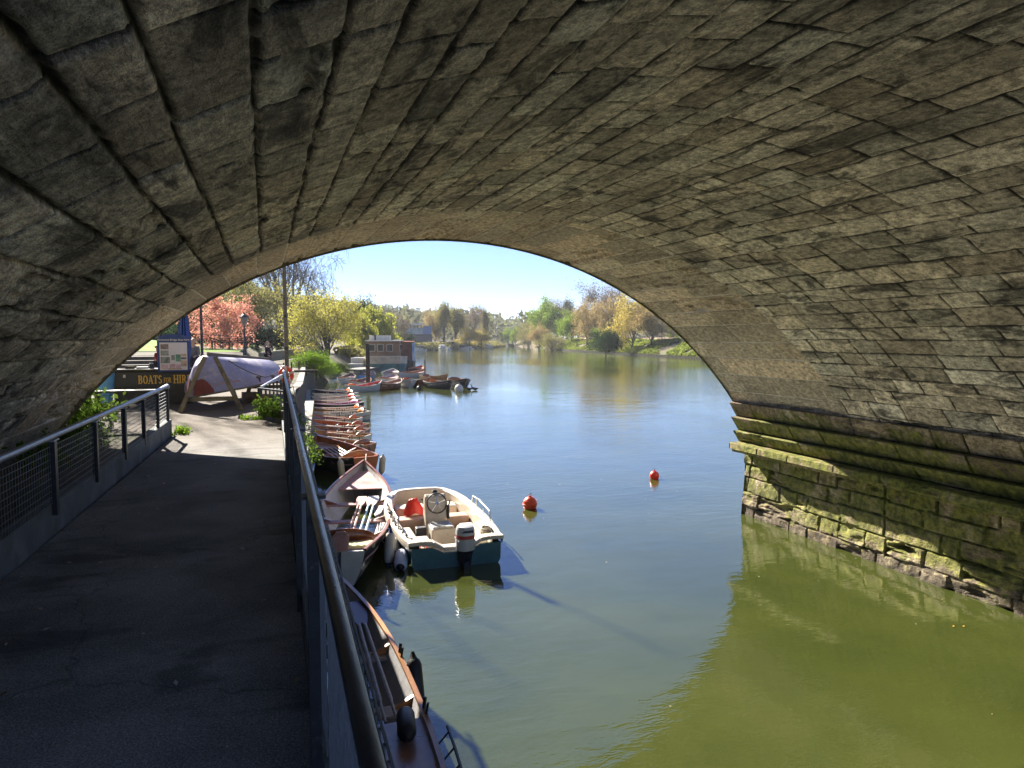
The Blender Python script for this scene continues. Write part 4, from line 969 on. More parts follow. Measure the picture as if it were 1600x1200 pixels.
# low black bench in front of the counter, pale stones and a blue tub at its left
be = empty('black_bench', (-3.0, 17.9, 2.335), 0, 'low black bench rail standing in front of the hire counter', 'bench')
q = MB(); q.box((.0, 0, .40), (1.5, .3, .05)); q.build('seat', M_wblack, be, bevel=.008)
for x in (-.5, .55):
    q = MB(); q.box((x, 0, .19), (.06, .26, .38)); q.build('leg', M_wblack, be)
def rock(seed, r_):
    bm = bmesh.new(); bmesh.ops.create_icosphere(bm, subdivisions=2, radius=r_); rs_ = np.random.RandomState(seed)
    for v in bm.verts: v.co *= .75+.4*vnoise(np.array([[v.co.x/r_]]), np.array([[v.co.y/r_+v.co.z/r_]]), seed, 1.6)[0, 0]; v.co.z *= .7
    me = bpy.data.meshes.new('rock'); bm.to_mesh(me); bm.free(); return me
for i, (x, y, r_) in enumerate(((-3.55, 18.05, .16), (-3.3, 18.15, .14), (-3.1, 18.1, .1), (-2.85, 18.2, .09))):
    me = rock(i, r_); me.materials.append(M_pontoon); o = bpy.data.objects.new('stone', me); col.objects.link(o); o.location = (x, y, 2.335+r_*.45)
    tag(o, ('big pale stone under the left end of the black bench', 'pale stone under the black bench, beside the big one', 'small pale stone under the middle of the black bench', 'smallest pale stone under the right part of the black bench')[i], 'stone')
q = MB(); q.lathe([(.2, 0), (.25, .5), (.27, .52), (.25, .53), (.22, .48)], 18, (-3.55, 18.95, 2.6)); q.lathe([(.16, 0), (.16, .27)], 12, (-3.55, 18.95, 2.335)); tag(q.build('blue_tub', M_lblue, smooth='auto'), 'light blue tub at the left end of the hire counter', 'tub')

# ---- street lamps
def lamp(x, y, h, label, wide):
    z = zl(x, y); l = empty('street_lamp', (x, y, z), 0, label, 'street lamp', 'lamp posts along the promenade'); 
    q = MB(); q.lathe([(.17*wide, 0), (.17*wide, .5), (.12*wide, .62), (.12*wide, .95), (.085, 1.1), (.065, 1.25), (.05, h-.9), (.07, h-.88), (.05, h-.82), (.035, h-.62)], 12); q.build('post', M_wblack, l, smooth='auto')
    q = MB(); q.bar((-.3, 0, h-1.0), (.3, 0, h-1.0), .03, .03); q.build('ladder_bar', M_wblack, l)
    q = MB(); q.lathe([(.10, h-.60), (.19, h-.18)], 6); q.build('lantern_glass', simple('lantern_glass', (.2,.2,.19), .2, .1, 3, bmp=0), l)
    q = MB(); q.lathe([(.23, h-.18), (.21, h-.13), (.10, h-.02), (.05, h+.0), (.06, h+.05), (.01, h+.14)], 6); q.build('lantern_roof', M_wblack, l)
lamp(-2.70, 36, 5.4, 'black lamp post with fluted base nearest the boat yard', 1.1)
lamp(-1.0, 43, 2.9+.15, 'black lamp post with a lantern in front of the pink cherry tree', .9)

# ---- benches and park rail on the lawn edge
def bench(x, y, rz, lab):
    b_ = empty('park_bench', (x, y, zl(x, y)+.03), rz, lab, 'bench', 'benches on the lawn edge')
    q = MB()
    for k in range(4): q.box((0, -.18+.12*k, .44), (1.5, .09, .03))
    q.build('seat', M_timberd, b_)
    q = MB()
    for k in range(3): q.box((0, .25+.02*k, .56+.13*k), (1.5, .03, .09))
    q.build('backrest', M_timberd, b_)
    for sx in (-.68, .68):
        q = MB(); q.box((sx, -.18, .3), (.06, .06, .6)); q.box((sx, .24, .45), (.06, .06, .9)); q.build('leg', M_timberd, b_)
        q = MB(); q.box((sx, .02, .62), (.07, .5, .04)); q.build('armrest', M_timberd, b_)
p1 = at(348, 552, 60); p2 = at(372, 551, 62)
bench(p1.x, 60, R(160), 'dark park bench on the lawn below the pink cherry, left one')
bench(p2.x, 62, R(165), 'dark park bench on the lawn nearer the lamp post, right one')
pf = empty('park_rail', (0, 0, 0), 0, 'low black park rail along the lawn edge behind the terrace', 'railing')
q = MB()
for z in (.45, .9): q.bar((-5.4, 56, 3.05+.3+z), (-.6, 57.5, 3.05+z), .04, .04)
q.build('rail', M_wblack, pf)
for i in range(9):
    t = i/8; q = MB(); q.box((-5.4+4.8*t, 56+1.5*t, 3.05+.3*(1-t)+.45), (.05, .05, .95)); q.build('post', M_wblack, pf)
# retaining wall of the promenade ramp and a dark hedge wall behind
q = MB(); q.prism([(-.4, 62, 1.6), (-.4, 62, 2.75), (-.1, 62, 2.75), (-.1, 62, 1.6)], (0,0,0), (8.5, 48, 0)); tag(q.build('ramp_wall', M_face), 'pale stone wall rising behind the promenade', 'wall')
q = MB()
for i in range(4): q.box((1.0+.45*i, 40+1.2*i, 2.15), (.08, .08, .9))
tag(q.build('dark_bollard_row', M_timberd), 'dark timber rail posts at the quay edge beyond the mast', 'fence')
q = MB(); q.box((1.35, 33, 2.45), (1.9, .12, .1)); q.box((.5, 33, 2.25), (.08, .08, .5)); q.box((2.2, 33, 2.25), (.08, .08, .5)); q.build('', M_timberd); o = bpy.context.scene.collection.objects[-1]; o.name = 'quay_barrier'; tag(o, 'low dark timber barrier across the quay behind the leaning mast', 'barrier')

# ================================================================= PEOPLE
def person(x, y, z, rz, label, pose, cloth, trouser, hair_m, size=1.0):
    root = empty('person', (x, y, z), rz, label, 'person')
    # joints: metres, facing -Y
    if pose == 'stand':
        hip, kneeL, kneeR, ankL, ankR = .92, (.10, -.10, .5), (-.10, .10, .5), (.10, -.18, .08), (-.10, .22, .09); pz = .92; lean = 0
    else:
        pz = .5; kneeL, kneeR, ankL, ankR = (.13, -.44, .52), (-.13, -.46, .52), (.12, -.42, .08), (-.14, -.50, .08)
    J = [(0,0,pz), (0,.01,pz+.22), (0,.0,pz+.42), (0,-.01,pz+.53), (0,-.02,pz+.60), (0,-.03,pz+.70), (0,-.02,pz+.78)]
    r_ = [.13, .12, .135, .06, .05, .088, .075]
    E = [(0,1),(1,2),(2,3),(3,4),(4,5),(5,6)]
    def add(p, rr, par): J.append(p); r_.append(rr); E.append((par, len(J)-1)); return len(J)-1
    add((0,-.125,pz+.675), .018, 5)                                   # nose
    add((.085,-.02,pz+.68), .016, 5); add((-.085,-.02,pz+.68), .016, 5)   # ears
    arms = []
    for sd in (-1, 1):
        sh = add((sd*.17, 0, pz+.44), .062, 2)
        el = add((sd*.23, -.02 if pose == 'stand' else -.08, pz+.16), .046, sh)
        wr = add((sd*.20, -.16 if pose == 'stand' else -.28, pz-.02 if pose == 'stand' else pz+.12), .032, el)
        pm_ = add((sd*.195, -.22 if pose == 'stand' else -.34, pz-.06 if pose == 'stand' else pz+.10), .036, wr)
        for k, (dx, L_) in enumerate(((-.028, .062), (-.01, .075), (.01, .07), (.027, .055))):
            f1 = add((J[pm_][0]+dx, J[pm_][1]-.035, J[pm_][2]-.02), .009, pm_); add((J[f1][0], J[f1][1]-L_*.55, J[f1][2]-.03), .008, f1)
        add((J[pm_][0]-sd*.045, J[pm_][1]-.015, J[pm_][2]+.01), .010, pm_)
        arms.append((sh, el, wr))
    legs = []
    for sd, kn, an in ((1, kneeL, ankL), (-1, kneeR, ankR)):
        h_ = add((sd*.09, 0, pz-.03), .10, 0); k_ = add(kn, .062, h_); a_ = add(an, .042, k_); t_ = add((an[0], an[1]-.16, .04), .038, a_); legs.append((h_, k_, a_, t_))
    def skin(name, JJ, EE, RR, mat, par):
        me = bpy.data.meshes.new(name); me.from_pydata(JJ, EE, []); o = bpy.data.objects.new(name, me); col.objects.link(o); o.parent = par
        sk = o.modifiers.new('skin', 'SKIN'); sk.use_smooth_shade = True
        for i, rr in enumerate(RR): me.skin_vertices[0].data[i].radius = (rr, rr)
        me.skin_vertices[0].data[0].use_root = True
        o.modifiers.new('sub', 'SUBSURF').levels = 1; o.modifiers['sub'].render_levels = 1; me.materials.append(mat); return o
    skin('body', J, E, r_, M_skin, root)
    ci = [0, 1, 2]+[k for a in arms for k in a]; mp = {k: i for i, k in enumerate(ci)}
    skin('coat', [J[k] for k in ci], [(mp[a], mp[b_]) for a, b_ in E if a in mp and b_ in mp], [r_[k]+.022 for k in ci], cloth, root)
    ti = [0]+[k for a in legs for k in a]; mp = {k: i for i, k in enumerate(ti)}
    skin('trousers', [J[k] for k in ti], [(mp[a], mp[b_]) for a, b_ in E if a in mp and b_ in mp], [r_[k]+.018 for k in ti], trouser, root)
    skin('hair', [(0,.02,pz+.66), (0,.01,pz+.74), (0,-.035,pz+.80)], [(0,1),(1,2)], [.085, .096, .07], hair_m, root)
    root.scale = (size,)*3
    return root
M_coat = simple('grey_jumper', (.16,.15,.15), .9, .2, 20); M_coatd = simple('dark_coat', (.035,.02,.025), .9, .2, 20); M_redj = simple('red_jacket', (.20,.015,.02), .8, .2, 20)
M_jeans = simple('dark_trousers', (.02,.02,.03), .9, .2, 20); M_ginger = simple('ginger_hair', (.45,.2,.08), .7, .2, 40); M_brown = simple('brown_hair', (.25,.14,.07), .7, .2, 40)
person(-2.55, 30, 2.62, R(-20), 'seated person in a grey jumper and dark trousers with ginger hair behind the display board', 'sit', M_coat, M_jeans, M_ginger, 1.0)
person(.24, 45, 1.97, R(60), 'person in a long dark coat walking on the quay beside the mast', 'stand', M_coatd, M_jeans, M_brown, 1.02)
person(-3.32, 26, 2.44, R(90), 'person in a dark red jacket half hidden behind the display board', 'stand', M_redj, M_jeans, M_brown, .72)
q = MB(); q.box((-2.5, 30.3, 2.8), (1.6, .5, .3)); q.box((-2.5, 30.3, 2.4), (1.4, .4, .6)); tag(q.build('stone_block', M_paved), 'pale stone block under the seated person in grey', 'block')
q = MB(); q.lathe([(.02, 0), (.2, .02), (.22, .2), (.12, .3), (.02, .33)], 10, (.72, 38, 2.02)); tag(q.build('orange_cover', M_orange, smooth='auto'), 'small orange cover lying on the quay by the mast', 'cover')
# two dark waterbirds
for i, (px_, lab) in enumerate(((734, 'dark long necked waterbird beside the pale buoy'), (743, 'second dark waterbird with raised tail, farthest right on the water'))):
    P0 = at(px_, 610, 51); r0 = empty('waterbird', (P0.x, 51.2, 0), R((-70, -100)[i]), lab, 'bird')
    J = [(0,.28,.16),(0,.12,.10),(0,-.08,.10),(0,-.2,.18),(0,-.25,.34),(0,-.26,.44),(0,-.33,.45),(0,-.40,.44)]; rr_ = [.02,.10,.12,.06,.028,.035,.03,.008]
    me = bpy.data.meshes.new('body'); me.from_pydata(J, [(k, k+1) for k in range(7)], []); o = bpy.data.objects.new('body', me); col.objects.link(o); o.parent = r0
    o.modifiers.new('skin', 'SKIN').use_smooth_shade = True
    for k, v in enumerate(rr_): me.skin_vertices[0].data[k].radius = (v, v)
    me.skin_vertices[0].data[2].use_root = True; o.modifiers.new('sub', 'SUBSURF').render_levels = 1; me.materials.append(M_black)

# ================================================================= TREES AND PLANTS
LEAF = dict(
 willow=leafmat('willow_leaf', (.29,.28,.05), (.40,.37,.085), .55), pink=leafmat('cherry_blossom', (.50,.19,.145), (.66,.32,.255), .5, c3=(.48,.26,.13)),
 green=leafmat('fresh_leaf', (.10,.17,.02), (.20,.28,.03), .5), dark=leafmat('evergreen_leaf', (.022,.045,.018), (.05,.085,.03), .25),
 olive=leafmat('olive_bud', (.15,.15,.05), (.24,.22,.07), .5), buff=leafmat('buff_bud', (.26,.2,.09), (.36,.27,.11), .45), gold=leafmat('golden_leaf', (.32,.255,.06), (.41,.33,.085), .55),
 weep=leafmat('weeping_leaf', (.22,.24,.035), (.32,.33,.05), .55), brown=leafmat('twig_haze', (.15,.115,.085), (.22,.17,.12), .3), bush=leafmat('bright_bush_leaf', (.08,.15,.015), (.17,.27,.025), .5), weed=leafmat('weed_leaf', (.05,.095,.015), (.105,.17,.025), .45),
 cover=leafmat('bank_cover', (.11,.15,.02), (.22,.26,.05), .45))

def skeleton(rs, h, spread, trunk, levels, droop=0, nmain=7, shape='round', fork=1):
    """returns branch polylines with radii and a list of twig points"""
    br = []; tw = []
    def grow(p, d, L, r, lev):
        n = 5; pts = [p]; rad = [r]
        for i in range(n):
            d = (d+Vector(rs.normal(0, .16, 3))+Vector((0, 0, (.10 if lev < 2 else -droop)))).normalized()
            p = p+d*L/n; pts.append(p); rad.append(r*(1-.75*(i+1)/n))
        br.append((pts, rad, lev))
        if lev >= levels:
            for i in range(2, n+1): tw.append(pts[i])
            return
        k = 3+int(rs.rand()*2.5)
        for i in range(k):
            t = .35+.65*(i+rs.rand()*.6)/k; j = min(n-1, int(t*n)); q = pts[j].lerp(pts[j+1], t*n-j if t*n-j < 1 else 1)
            ax = Vector(rs.normal(0, 1, 3)); sd = d.cross(ax).normalized(); a = .5+.5*rs.rand()
            dd = (d*math.cos(a)+sd*math.sin(a)).normalized()
            grow(q, dd, L*(.48+.2*rs.rand()), max(rad[j]*.55, .004), lev+1)
    for f in range(fork):
        base = Vector((.25*f*(-1)**f, .1*f, -.15)); top = h*trunk
        tp = [base+Vector((rs.normal(0, .02)*h*i/5, rs.normal(0, .02)*h*i/5, (top+.15)*i/5)) for i in range(6)]
        r0 = h*.021
        br.append((tp, [r0*(1.25-.09*i) if i else r0*1.7 for i in range(6)], 0))
        for i in range(nmain):
            t = .35+.65*i/max(1, nmain-1); p = tp[min(5, int(t*5))]
            a = i*2.4+rs.rand()*.8
            if shape == 'narrow': el = 1.25; L = h*(.22+.3*(1-t))
            elif shape == 'wide': el = .25+.75*t; L = spread*(.8-.1*t)
            elif shape == 'upright': el = .75+.6*t*rs.rand(); L = (h-p.z)*.55
            else: el = .35+.95*t; L = (spread*(1-t)+ (h-top)*.75*t)*.62
            d = Vector((math.cos(a)*math.cos(el), math.sin(a)*math.cos(el), math.sin(el)))
            grow(p, d, L, r0*.55, 1)
    return br, tw
def tree_meshes(kind, seed, h, wd, trunk=.3, levels=3, leafn=6000, leaf=.3, leafm='green', droop=0, nmain=8, shape='round', fork=1, bark=None, minlev=0, jitter=.5, twig_m=None):
    rs = np.random.RandomState(seed); br, tw = skeleton(rs, h, wd/2, trunk, levels, droop, nmain, shape, fork)
    # fit the crown into the wanted size
    T = np.array([list(p) for p in tw]); 
    ctr = (T.min(0)+T.max(0))/2; ext = (np.percentile(T, 99, axis=0)-np.percentile(T, 1, axis=0))/2; zt = np.percentile(T[:, 2], 99.5)
    fx = wd/2/max(ext[0], ext[1]); fz = h/zt
    def fit(p): return Vector((p.x*fx, p.y*fx, p.z*fz))
    q = MB(); q2 = MB()
    for pts, rad, lev in br:
        if lev <= 1: q.tube([fit(p) for p in pts], rad, 7 if lev == 0 else 5, cap=False)
        else: q2.tube([fit(p) for p in pts], [max(x, .010*h/10) for x in rad], 3, cap=False)
    tr = q.build(kind+'_trunk', bark or M_bark, smooth=True); tm = tr.data; bpy.data.objects.remove(tr)
    T = np.array([list(fit(p)) for p in tw])
    n = leafn
    if n:
        idx = rs.randint(0, len(T), n); C = T[idx]+rs.normal(0, jitter*leaf*1.6, (n, 3))
        if droop > .2: C[:, 2] -= rs.rand(n)**1.5*h*.22
        U = rs.normal(0, 1, (n, 3)); U /= np.linalg.norm(U, axis=1)[:, None]; Wv = rs.normal(0, 1, (n, 3)); 
        if droop > .2: U = U*.35+np.array([0, 0, -1.0])
        Wv -= U*(Wv*U).sum(1)[:, None]/((U*U).sum(1)[:, None]); Wv /= np.linalg.norm(Wv, axis=1)[:, None]
        s_ = leaf*(.55+.9*rs.rand(n))[:, None]
        Q = np.stack([C-U*s_*.5, C+Wv*s_*.28, C+U*s_*.5, C-Wv*s_*.28], 1)
    else: Q = np.zeros((0, 4, 3))
    V0 = len(q2.v)
    me = bpy.data.meshes.new(kind+'_crown')
    tv = np.array(q2.v).reshape(-1, 3); tf = np.array([f for f in q2.f if len(f) == 4]).reshape(-1, 4)
    allv = np.r_[tv, Q.reshape(-1, 3)]; allf = np.r_[tf, (np.arange(n*4).reshape(-1, 4)+len(tv))] if n else tf
    me.vertices.add(len(allv)); me.vertices.foreach_set('co', allv.reshape(-1).astype(np.float32)); me.loops.add(allf.size); me.loops.foreach_set('vertex_index', allf.reshape(-1).astype(np.int32))
    me.polygons.add(len(allf)); me.polygons.foreach_set('loop_start', np.arange(0, allf.size, 4, dtype=np.int32))
    me.materials.append(twig_m or M_twig); me.materials.append(LEAF[leafm])
    me.polygons.foreach_set('material_index', np.r_[np.zeros(len(tf), int), np.ones(n, int)].astype(np.int32)); me.update(calc_edges=True)
    return tm, me
def tree(name, meshes, loc, rz, label, cat='tree', group=None, scale=(1,1,1)):
    r_ = empty(name, loc, rz, label, cat, group); r_.scale = scale
    for nm, me in (('trunk', meshes[0]), ('crown', meshes[1])):
        o = bpy.data.objects.new(nm, me); col.objects.link(o); o.parent = r_
    return r_
def size(pxw, Y): return pxw/FPX*Y*1.0
def tree_at(name, meshes, h0, w0, px_, base_y, top_y, wpx, Y, label, z=None, group=None, rz=None, cat='tree'):
    B_ = at(px_, base_y, Y); Tt = at(px_, top_y, Y); zz = B_.z if z is None else z
    dep = Y*math.cos(YAW)+B_.x*math.sin(YAW); wv = wpx/FPX*dep
    return tree(name, meshes, (B_.x, Y, zz-.1), rnd.random()*6.28 if rz is None else rz, label, cat, group, (wv/w0, wv/w0, (Tt.z-zz)/h0))

wil = tree_meshes('willow', 3, 8.6, 9.2, .22, 4, 17000, .16, 'willow', nmain=9, shape='round', fork=2, jitter=1.1)
tree_at('willow_tree', wil, 8.6, 9.2, 509, 578, 449, 138, 78, 'large yellow green willow leaning over the river bank', z=.9)
che = tree_meshes('cherry', 12, 5.0, 6.6, .3, 4, 8500, .16, 'pink', nmain=7, shape='wide', jitter=.8)
tree_at('cherry_tree', che, 5.0, 6.6, 346, 552, 457, 130, 62, 'spreading cherry tree in pink blossom behind the lamp posts')
bare = tree_meshes('plane', 21, 20, 14, .35, 5, 0, .3, 'brown', nmain=9, shape='upright', bark=M_barkg, droop=.05)
tree_at('bare_tree', bare, 20, 14, 452, 552, 352, 150, 115, 'tall bare plane tree whose crown rises behind the yellow willow', rz=.6)
tree_at('bare_tree', bare, 20, 14, 436, 552, 345, 130, 122, 'tall bare plane tree just left of the willow, behind the mast', rz=2.6)
bud = tree_meshes('budding', 31, 13, 10, .3, 4, 9000, .34, 'olive', nmain=9, shape='round', jitter=1.2)
tree_at('budding_tree', bud, 13, 10, 402, 548, 428, 100, 100, 'olive budding tree behind the right half of the pink cherry')
tree_at('budding_tree', bud, 13, 10, 345, 548, 440, 90, 110, 'olive budding tree behind the top of the pink cherry')
evg = tree_meshes('evergreen', 41, 6, 6, .15, 3, 14000, .26, 'dark', nmain=10, shape='round', jitter=1.4)
for i, (px_, b_, t_, w_, Y, lab) in enumerate(((302, 545, 488, 62, 82, 'dark evergreen shrub left of the cherry trunk'), (370, 546, 508, 70, 92, 'dark evergreen shrub behind the lawn, under the cherry crown'), (425, 546, 512, 60, 96, 'dark evergreen shrub behind the walking person'), (270, 548, 470, 60, 90, 'tall dark evergreen shrub behind the blue parasol'), (460, 546, 520, 60, 120, 'dark shrub at the foot of the bare plane trees'))):
    tree_at('evergreen_shrub', evg, 6, 6, px_, b_, t_, w_, Y, lab, cat='shrub')
bsh = tree_meshes('bush', 51, 3, 3.4, .1, 3, 9000, .13, 'bush', nmain=11, shape='round', jitter=1.6, fork=2)
tree_at('green_bush', bsh, 3, 3.4, 484, 592, 549, 56, 50, 'bright green bush spilling over the black quay wall', z=1.8, cat='bush')
tree_at('green_bush', bsh, 3, 3.4, 507, 600, 560, 44, 58, 'darker green bush hanging to the water beside the bright one', z=.9, cat='bush')
tree_at('green_bush', bsh, 3, 3.4, 530, 592, 566, 40, 70, 'low green bush at the water under the yellow willow', z=.5, cat='bush')
tree_m = tree_meshes('bare_yard', 25, 18, 11, .3, 4, 0, .3, 'brown', nmain=9, shape='upright', bark=M_barkg)
tree('bare_tree', tree_m, (-8.6, 33, 2.0), 1.0, 'bare tree beside the boat yard, mostly hidden by the arch, dappling the path with shade')
# middle distance
gre = tree_meshes('leafy', 61, 12, 10, .25, 3, 12000, .42, 'green', nmain=10, shape='round', jitter=1.1)
wep = tree_meshes('weeping', 71, 11, 10, .3, 3, 12000, .5, 'weep', nmain=10, shape='round', droop=.35, jitter=.7)
pop = tree_meshes('poplar', 81, 18, 5, .3, 3, 7000, .5, 'olive', nmain=14, shape='narrow', jitter=1.1)
brn = tree_meshes('winter', 91, 15, 13, .3, 4, 5000, .35, 'brown', nmain=9, shape='round', bark=M_barkg, jitter=1.3)
buf = tree_meshes('buff', 101, 15, 12, .28, 4, 9000, .4, 'buff', nmain=9, shape='round', jitter=1.1)
gol = tree_meshes('golden', 111, 13, 12, .25, 4, 14000, .36, 'gold', nmain=10, shape='round', jitter=1.1)
con = tree_meshes('cedar', 121, 14, 6, .4, 3, 9000, .5, 'dark', nmain=12, shape='narrow', jitter=1.2)
for nm, M_, h0, w0, px_, b_, t_, w_, Y, lab in (
 ('leafy_tree', evg, 6, 6, 566, 546, 471, 40, 150, 'dark green tree showing over the right shoulder of the willow'),
 ('weeping_willow', wep, 11, 10, 592, 546, 481, 62, 132, 'yellow green weeping willow behind the houseboat'),
 ('weeping_willow', wep, 11, 10, 566, 548, 492, 40, 120, 'smaller weeping willow between the big willow and the houseboat'),
 ('winter_tree', brn, 15, 13, 622, 545, 490, 44, 170, 'grey brown winter tree right of the weeping willow'),
 ('evergreen_tree', evg, 6, 6, 630, 547, 520, 34, 185, 'dark rounded evergreen just left of the glass fronted clubhouse'),
 ('evergreen_tree', evg, 6, 6, 612, 550, 520, 40, 150, 'dark shrubby tree behind the houseboat roof'),
 ('buff_tree', buf, 15, 12, 680, 542, 480, 34, 245, 'reddish buff tree just right of the clubhouse'),
 ('poplar_tree', pop, 18, 5, 694, 542, 474, 20, 240, 'tall pale green poplar right of the clubhouse'),
 ('poplar_tree', pop, 18, 5, 712, 542, 482, 26, 250, 'tall grey green poplar beside the paler one'),
 ('winter_tree', brn, 15, 13, 741, 541, 476, 42, 255, 'round bare tree on the skyline at the river bend'),
 ('poplar_tree', pop, 18, 5, 757, 541, 484, 14, 262, 'thin brown poplar right of the round bare tree'),
 ('golden_willow', gol, 13, 12, 733, 542, 512, 34, 240, 'yellow willow at the water below the round bare tree'),
 ('golden_willow', gol, 13, 12, 752, 542, 514, 30, 246, 'second yellow willow, spilling right towards the river bend'),
 ('leafy_tree', gre, 12, 10, 793, 540, 514, 20, 330, 'small pale green tree at the far river bend'),
 ('leafy_tree', gre, 12, 10, 806, 540, 512, 18, 318, 'pale green tree at the far bend next to the landing stage'),
 ('budding_tree', bud, 13, 10, 826, 543, 504, 40, 285, 'olive green tree leaning over the far end of the right bank'),
 ('leafy_tree', gre, 12, 10, 852, 544, 470, 46, 262, 'big fresh green tree on the right bank'),
 ('winter_tree', brn, 15, 13, 868, 544, 468, 48, 275, 'brown twiggy tree behind the big fresh green one'),
 ('buff_tree', buf, 15, 12, 842, 545, 506, 36, 232, 'low reddish tree at the foot of the big fresh green one'),
 ('budding_tree', bud, 13, 10, 862, 547, 521, 44, 214, 'low olive bush at the end of the green bank'),
 ('cedar_tree', con, 14, 6, 886, 540, 471, 17, 340, 'dark conifer standing above the trees on the right bank skyline'),
 ('leafy_tree', gre, 12, 10, 893, 542, 488, 40, 215, 'light green tree left of the buff trees on the right bank'),
 ('buff_tree', buf, 15, 12, 917, 540, 470, 46, 190, 'buff tree beginning the row above the bank wall'),
 ('winter_tree', brn, 15, 13, 934, 540, 441, 70, 205, 'tallest bare tree on the right bank'),
 ('winter_tree', brn, 15, 13, 963, 540, 447, 60, 195, 'second tall bare tree, close under the arch'),
 ('buff_tree', buf, 15, 12, 952, 540, 466, 50, 180, 'buff tree in front of the tall bare trees'),
 ('golden_tree', gol, 13, 12, 988, 540, 462, 66, 152, 'golden yellow tree under the right side of the arch'),
 ('buff_tree', buf, 15, 12, 1018, 538, 474, 60, 145, 'half bare buff tree right of the golden one'),
 ('winter_tree', brn, 15, 13, 1052, 536, 488, 54, 150, 'bare tree behind the parked car on the right bank'),
 ('leafy_tree', gre, 12, 10, 1066, 535, 503, 46, 160, 'fresh green tree at the edge of the arch'),
 ('leafy_tree', gre, 12, 10, 935, 536, 512, 40, 200, 'fresh green shrub tree behind the bank wall')):
    tree_at(nm, M_, h0, w0, px_, b_, t_, w_, Y, lab, z=(zr(at(px_, 530, Y).x, Y) if px_ > 815 else None))
tree_at('dark_bush', evg, 6, 6, 947, 553, 517, 46, 140, 'round dark green bush at the waterline of the right bank', z=.2, cat='bush')
# far wooded hill that reads as one mass
rs = np.random.RandomState(5); Q = []; n = 30000
X_ = rs.uniform(-140, 420, n); Y_ = rs.uniform(335, 560, n); keep = np.ones(n, bool); Zs = np.zeros(n)
for i in range(n):
    xs = shore(SL, Y_[i]); xr_ = shore(RB, Y_[i])
    if X_[i] < xs-4: Zs[i] = zl(X_[i], Y_[i])
    elif X_[i] > xr_+4: Zs[i] = zr(X_[i], Y_[i])
    else: keep[i] = False
X_, Y_, Zs = X_[keep], Y_[keep], Zs[keep]; n = len(X_)
hh = 8+12*fbm(X_, Y_, 9, .09, 3); C = np.stack([X_, Y_, Zs+hh*rs.rand(n)**.6], 1)
U = rs.normal(0, 1, (n, 3)); U /= np.linalg.norm(U, axis=1)[:, None]; Wv = np.cross(U, rs.normal(0, 1, (n, 3))); Wv /= np.linalg.norm(Wv, axis=1)[:, None]; s_ = (.8+1.6*rs.rand(n))[:, None]
Q = np.stack([C-U*s_, C+Wv*s_*.6, C+U*s_, C-Wv*s_*.6], 1)
o = quads_obj('far_wood', Q, leafmat('far_wood_leaf', (.085,.085,.05), (.125,.125,.068), .4, c3=(.15,.17,.06))); tag(o, 'hazy brown wood covering the hills at the river bend', 'wood', kind='stuff')
# ground cover on the right bank
n = 60000; Y_ = rs.uniform(100, 232, n); d_ = rs.rand(n)*11
g_ = fbm(Y_, d_, 77, .35, 3); hole = (np.abs(Y_-131-d_*.7) < 2.6) & (d_ < 7)
keep = (g_ > .36) & ~hole; Y_, d_, g_ = Y_[keep], d_[keep], g_[keep]; n = len(Y_)
X_ = np.array([shore(RB, y) for y in Y_])+d_+.2; Zs = np.array([zr(a, c) for a, c in zip(X_, Y_)])
C = np.stack([X_, Y_, Zs+.1+rs.rand(n)*1.3*(g_-.2)], 1); U = rs.normal(0, 1, (n, 3)); U /= np.linalg.norm(U, axis=1)[:, None]; Wv = np.cross(U, rs.normal(0, 1, (n, 3))); Wv /= np.linalg.norm(Wv, axis=1)[:, None]; s_ = (.12+.22*rs.rand(n))[:, None]
tag(quads_obj('bank_ground_cover', np.stack([C-U*s_, C+Wv*s_*.6, C+U*s_, C-Wv*s_*.6], 1), LEAF['cover']), 'bright green undergrowth covering the right bank', 'ground cover', kind='stuff')
# far bank of the left shore
n = 16000; Y_ = rs.uniform(96, 330, n); d_ = rs.rand(n)*4+.2; X_ = np.array([shore(SL, y) for y in Y_])-d_; Zs = np.array([zl(a, c) for a, c in zip(X_, Y_)])
C = np.stack([X_, Y_, Zs+rs.rand(n)*.9], 1); U = rs.normal(0, 1, (n, 3)); U /= np.linalg.norm(U, axis=1)[:, None]; Wv = np.cross(U, rs.normal(0, 1, (n, 3))); Wv /= np.linalg.norm(Wv, axis=1)[:, None]; s_ = (.2+.3*rs.rand(n))[:, None]
tag(quads_obj('shore_undergrowth', np.stack([C-U*s_, C+Wv*s_*.6, C+U*s_, C-Wv*s_*.6], 1), LEAF['olive']), 'olive undergrowth along the far left shore', 'undergrowth', kind='stuff')
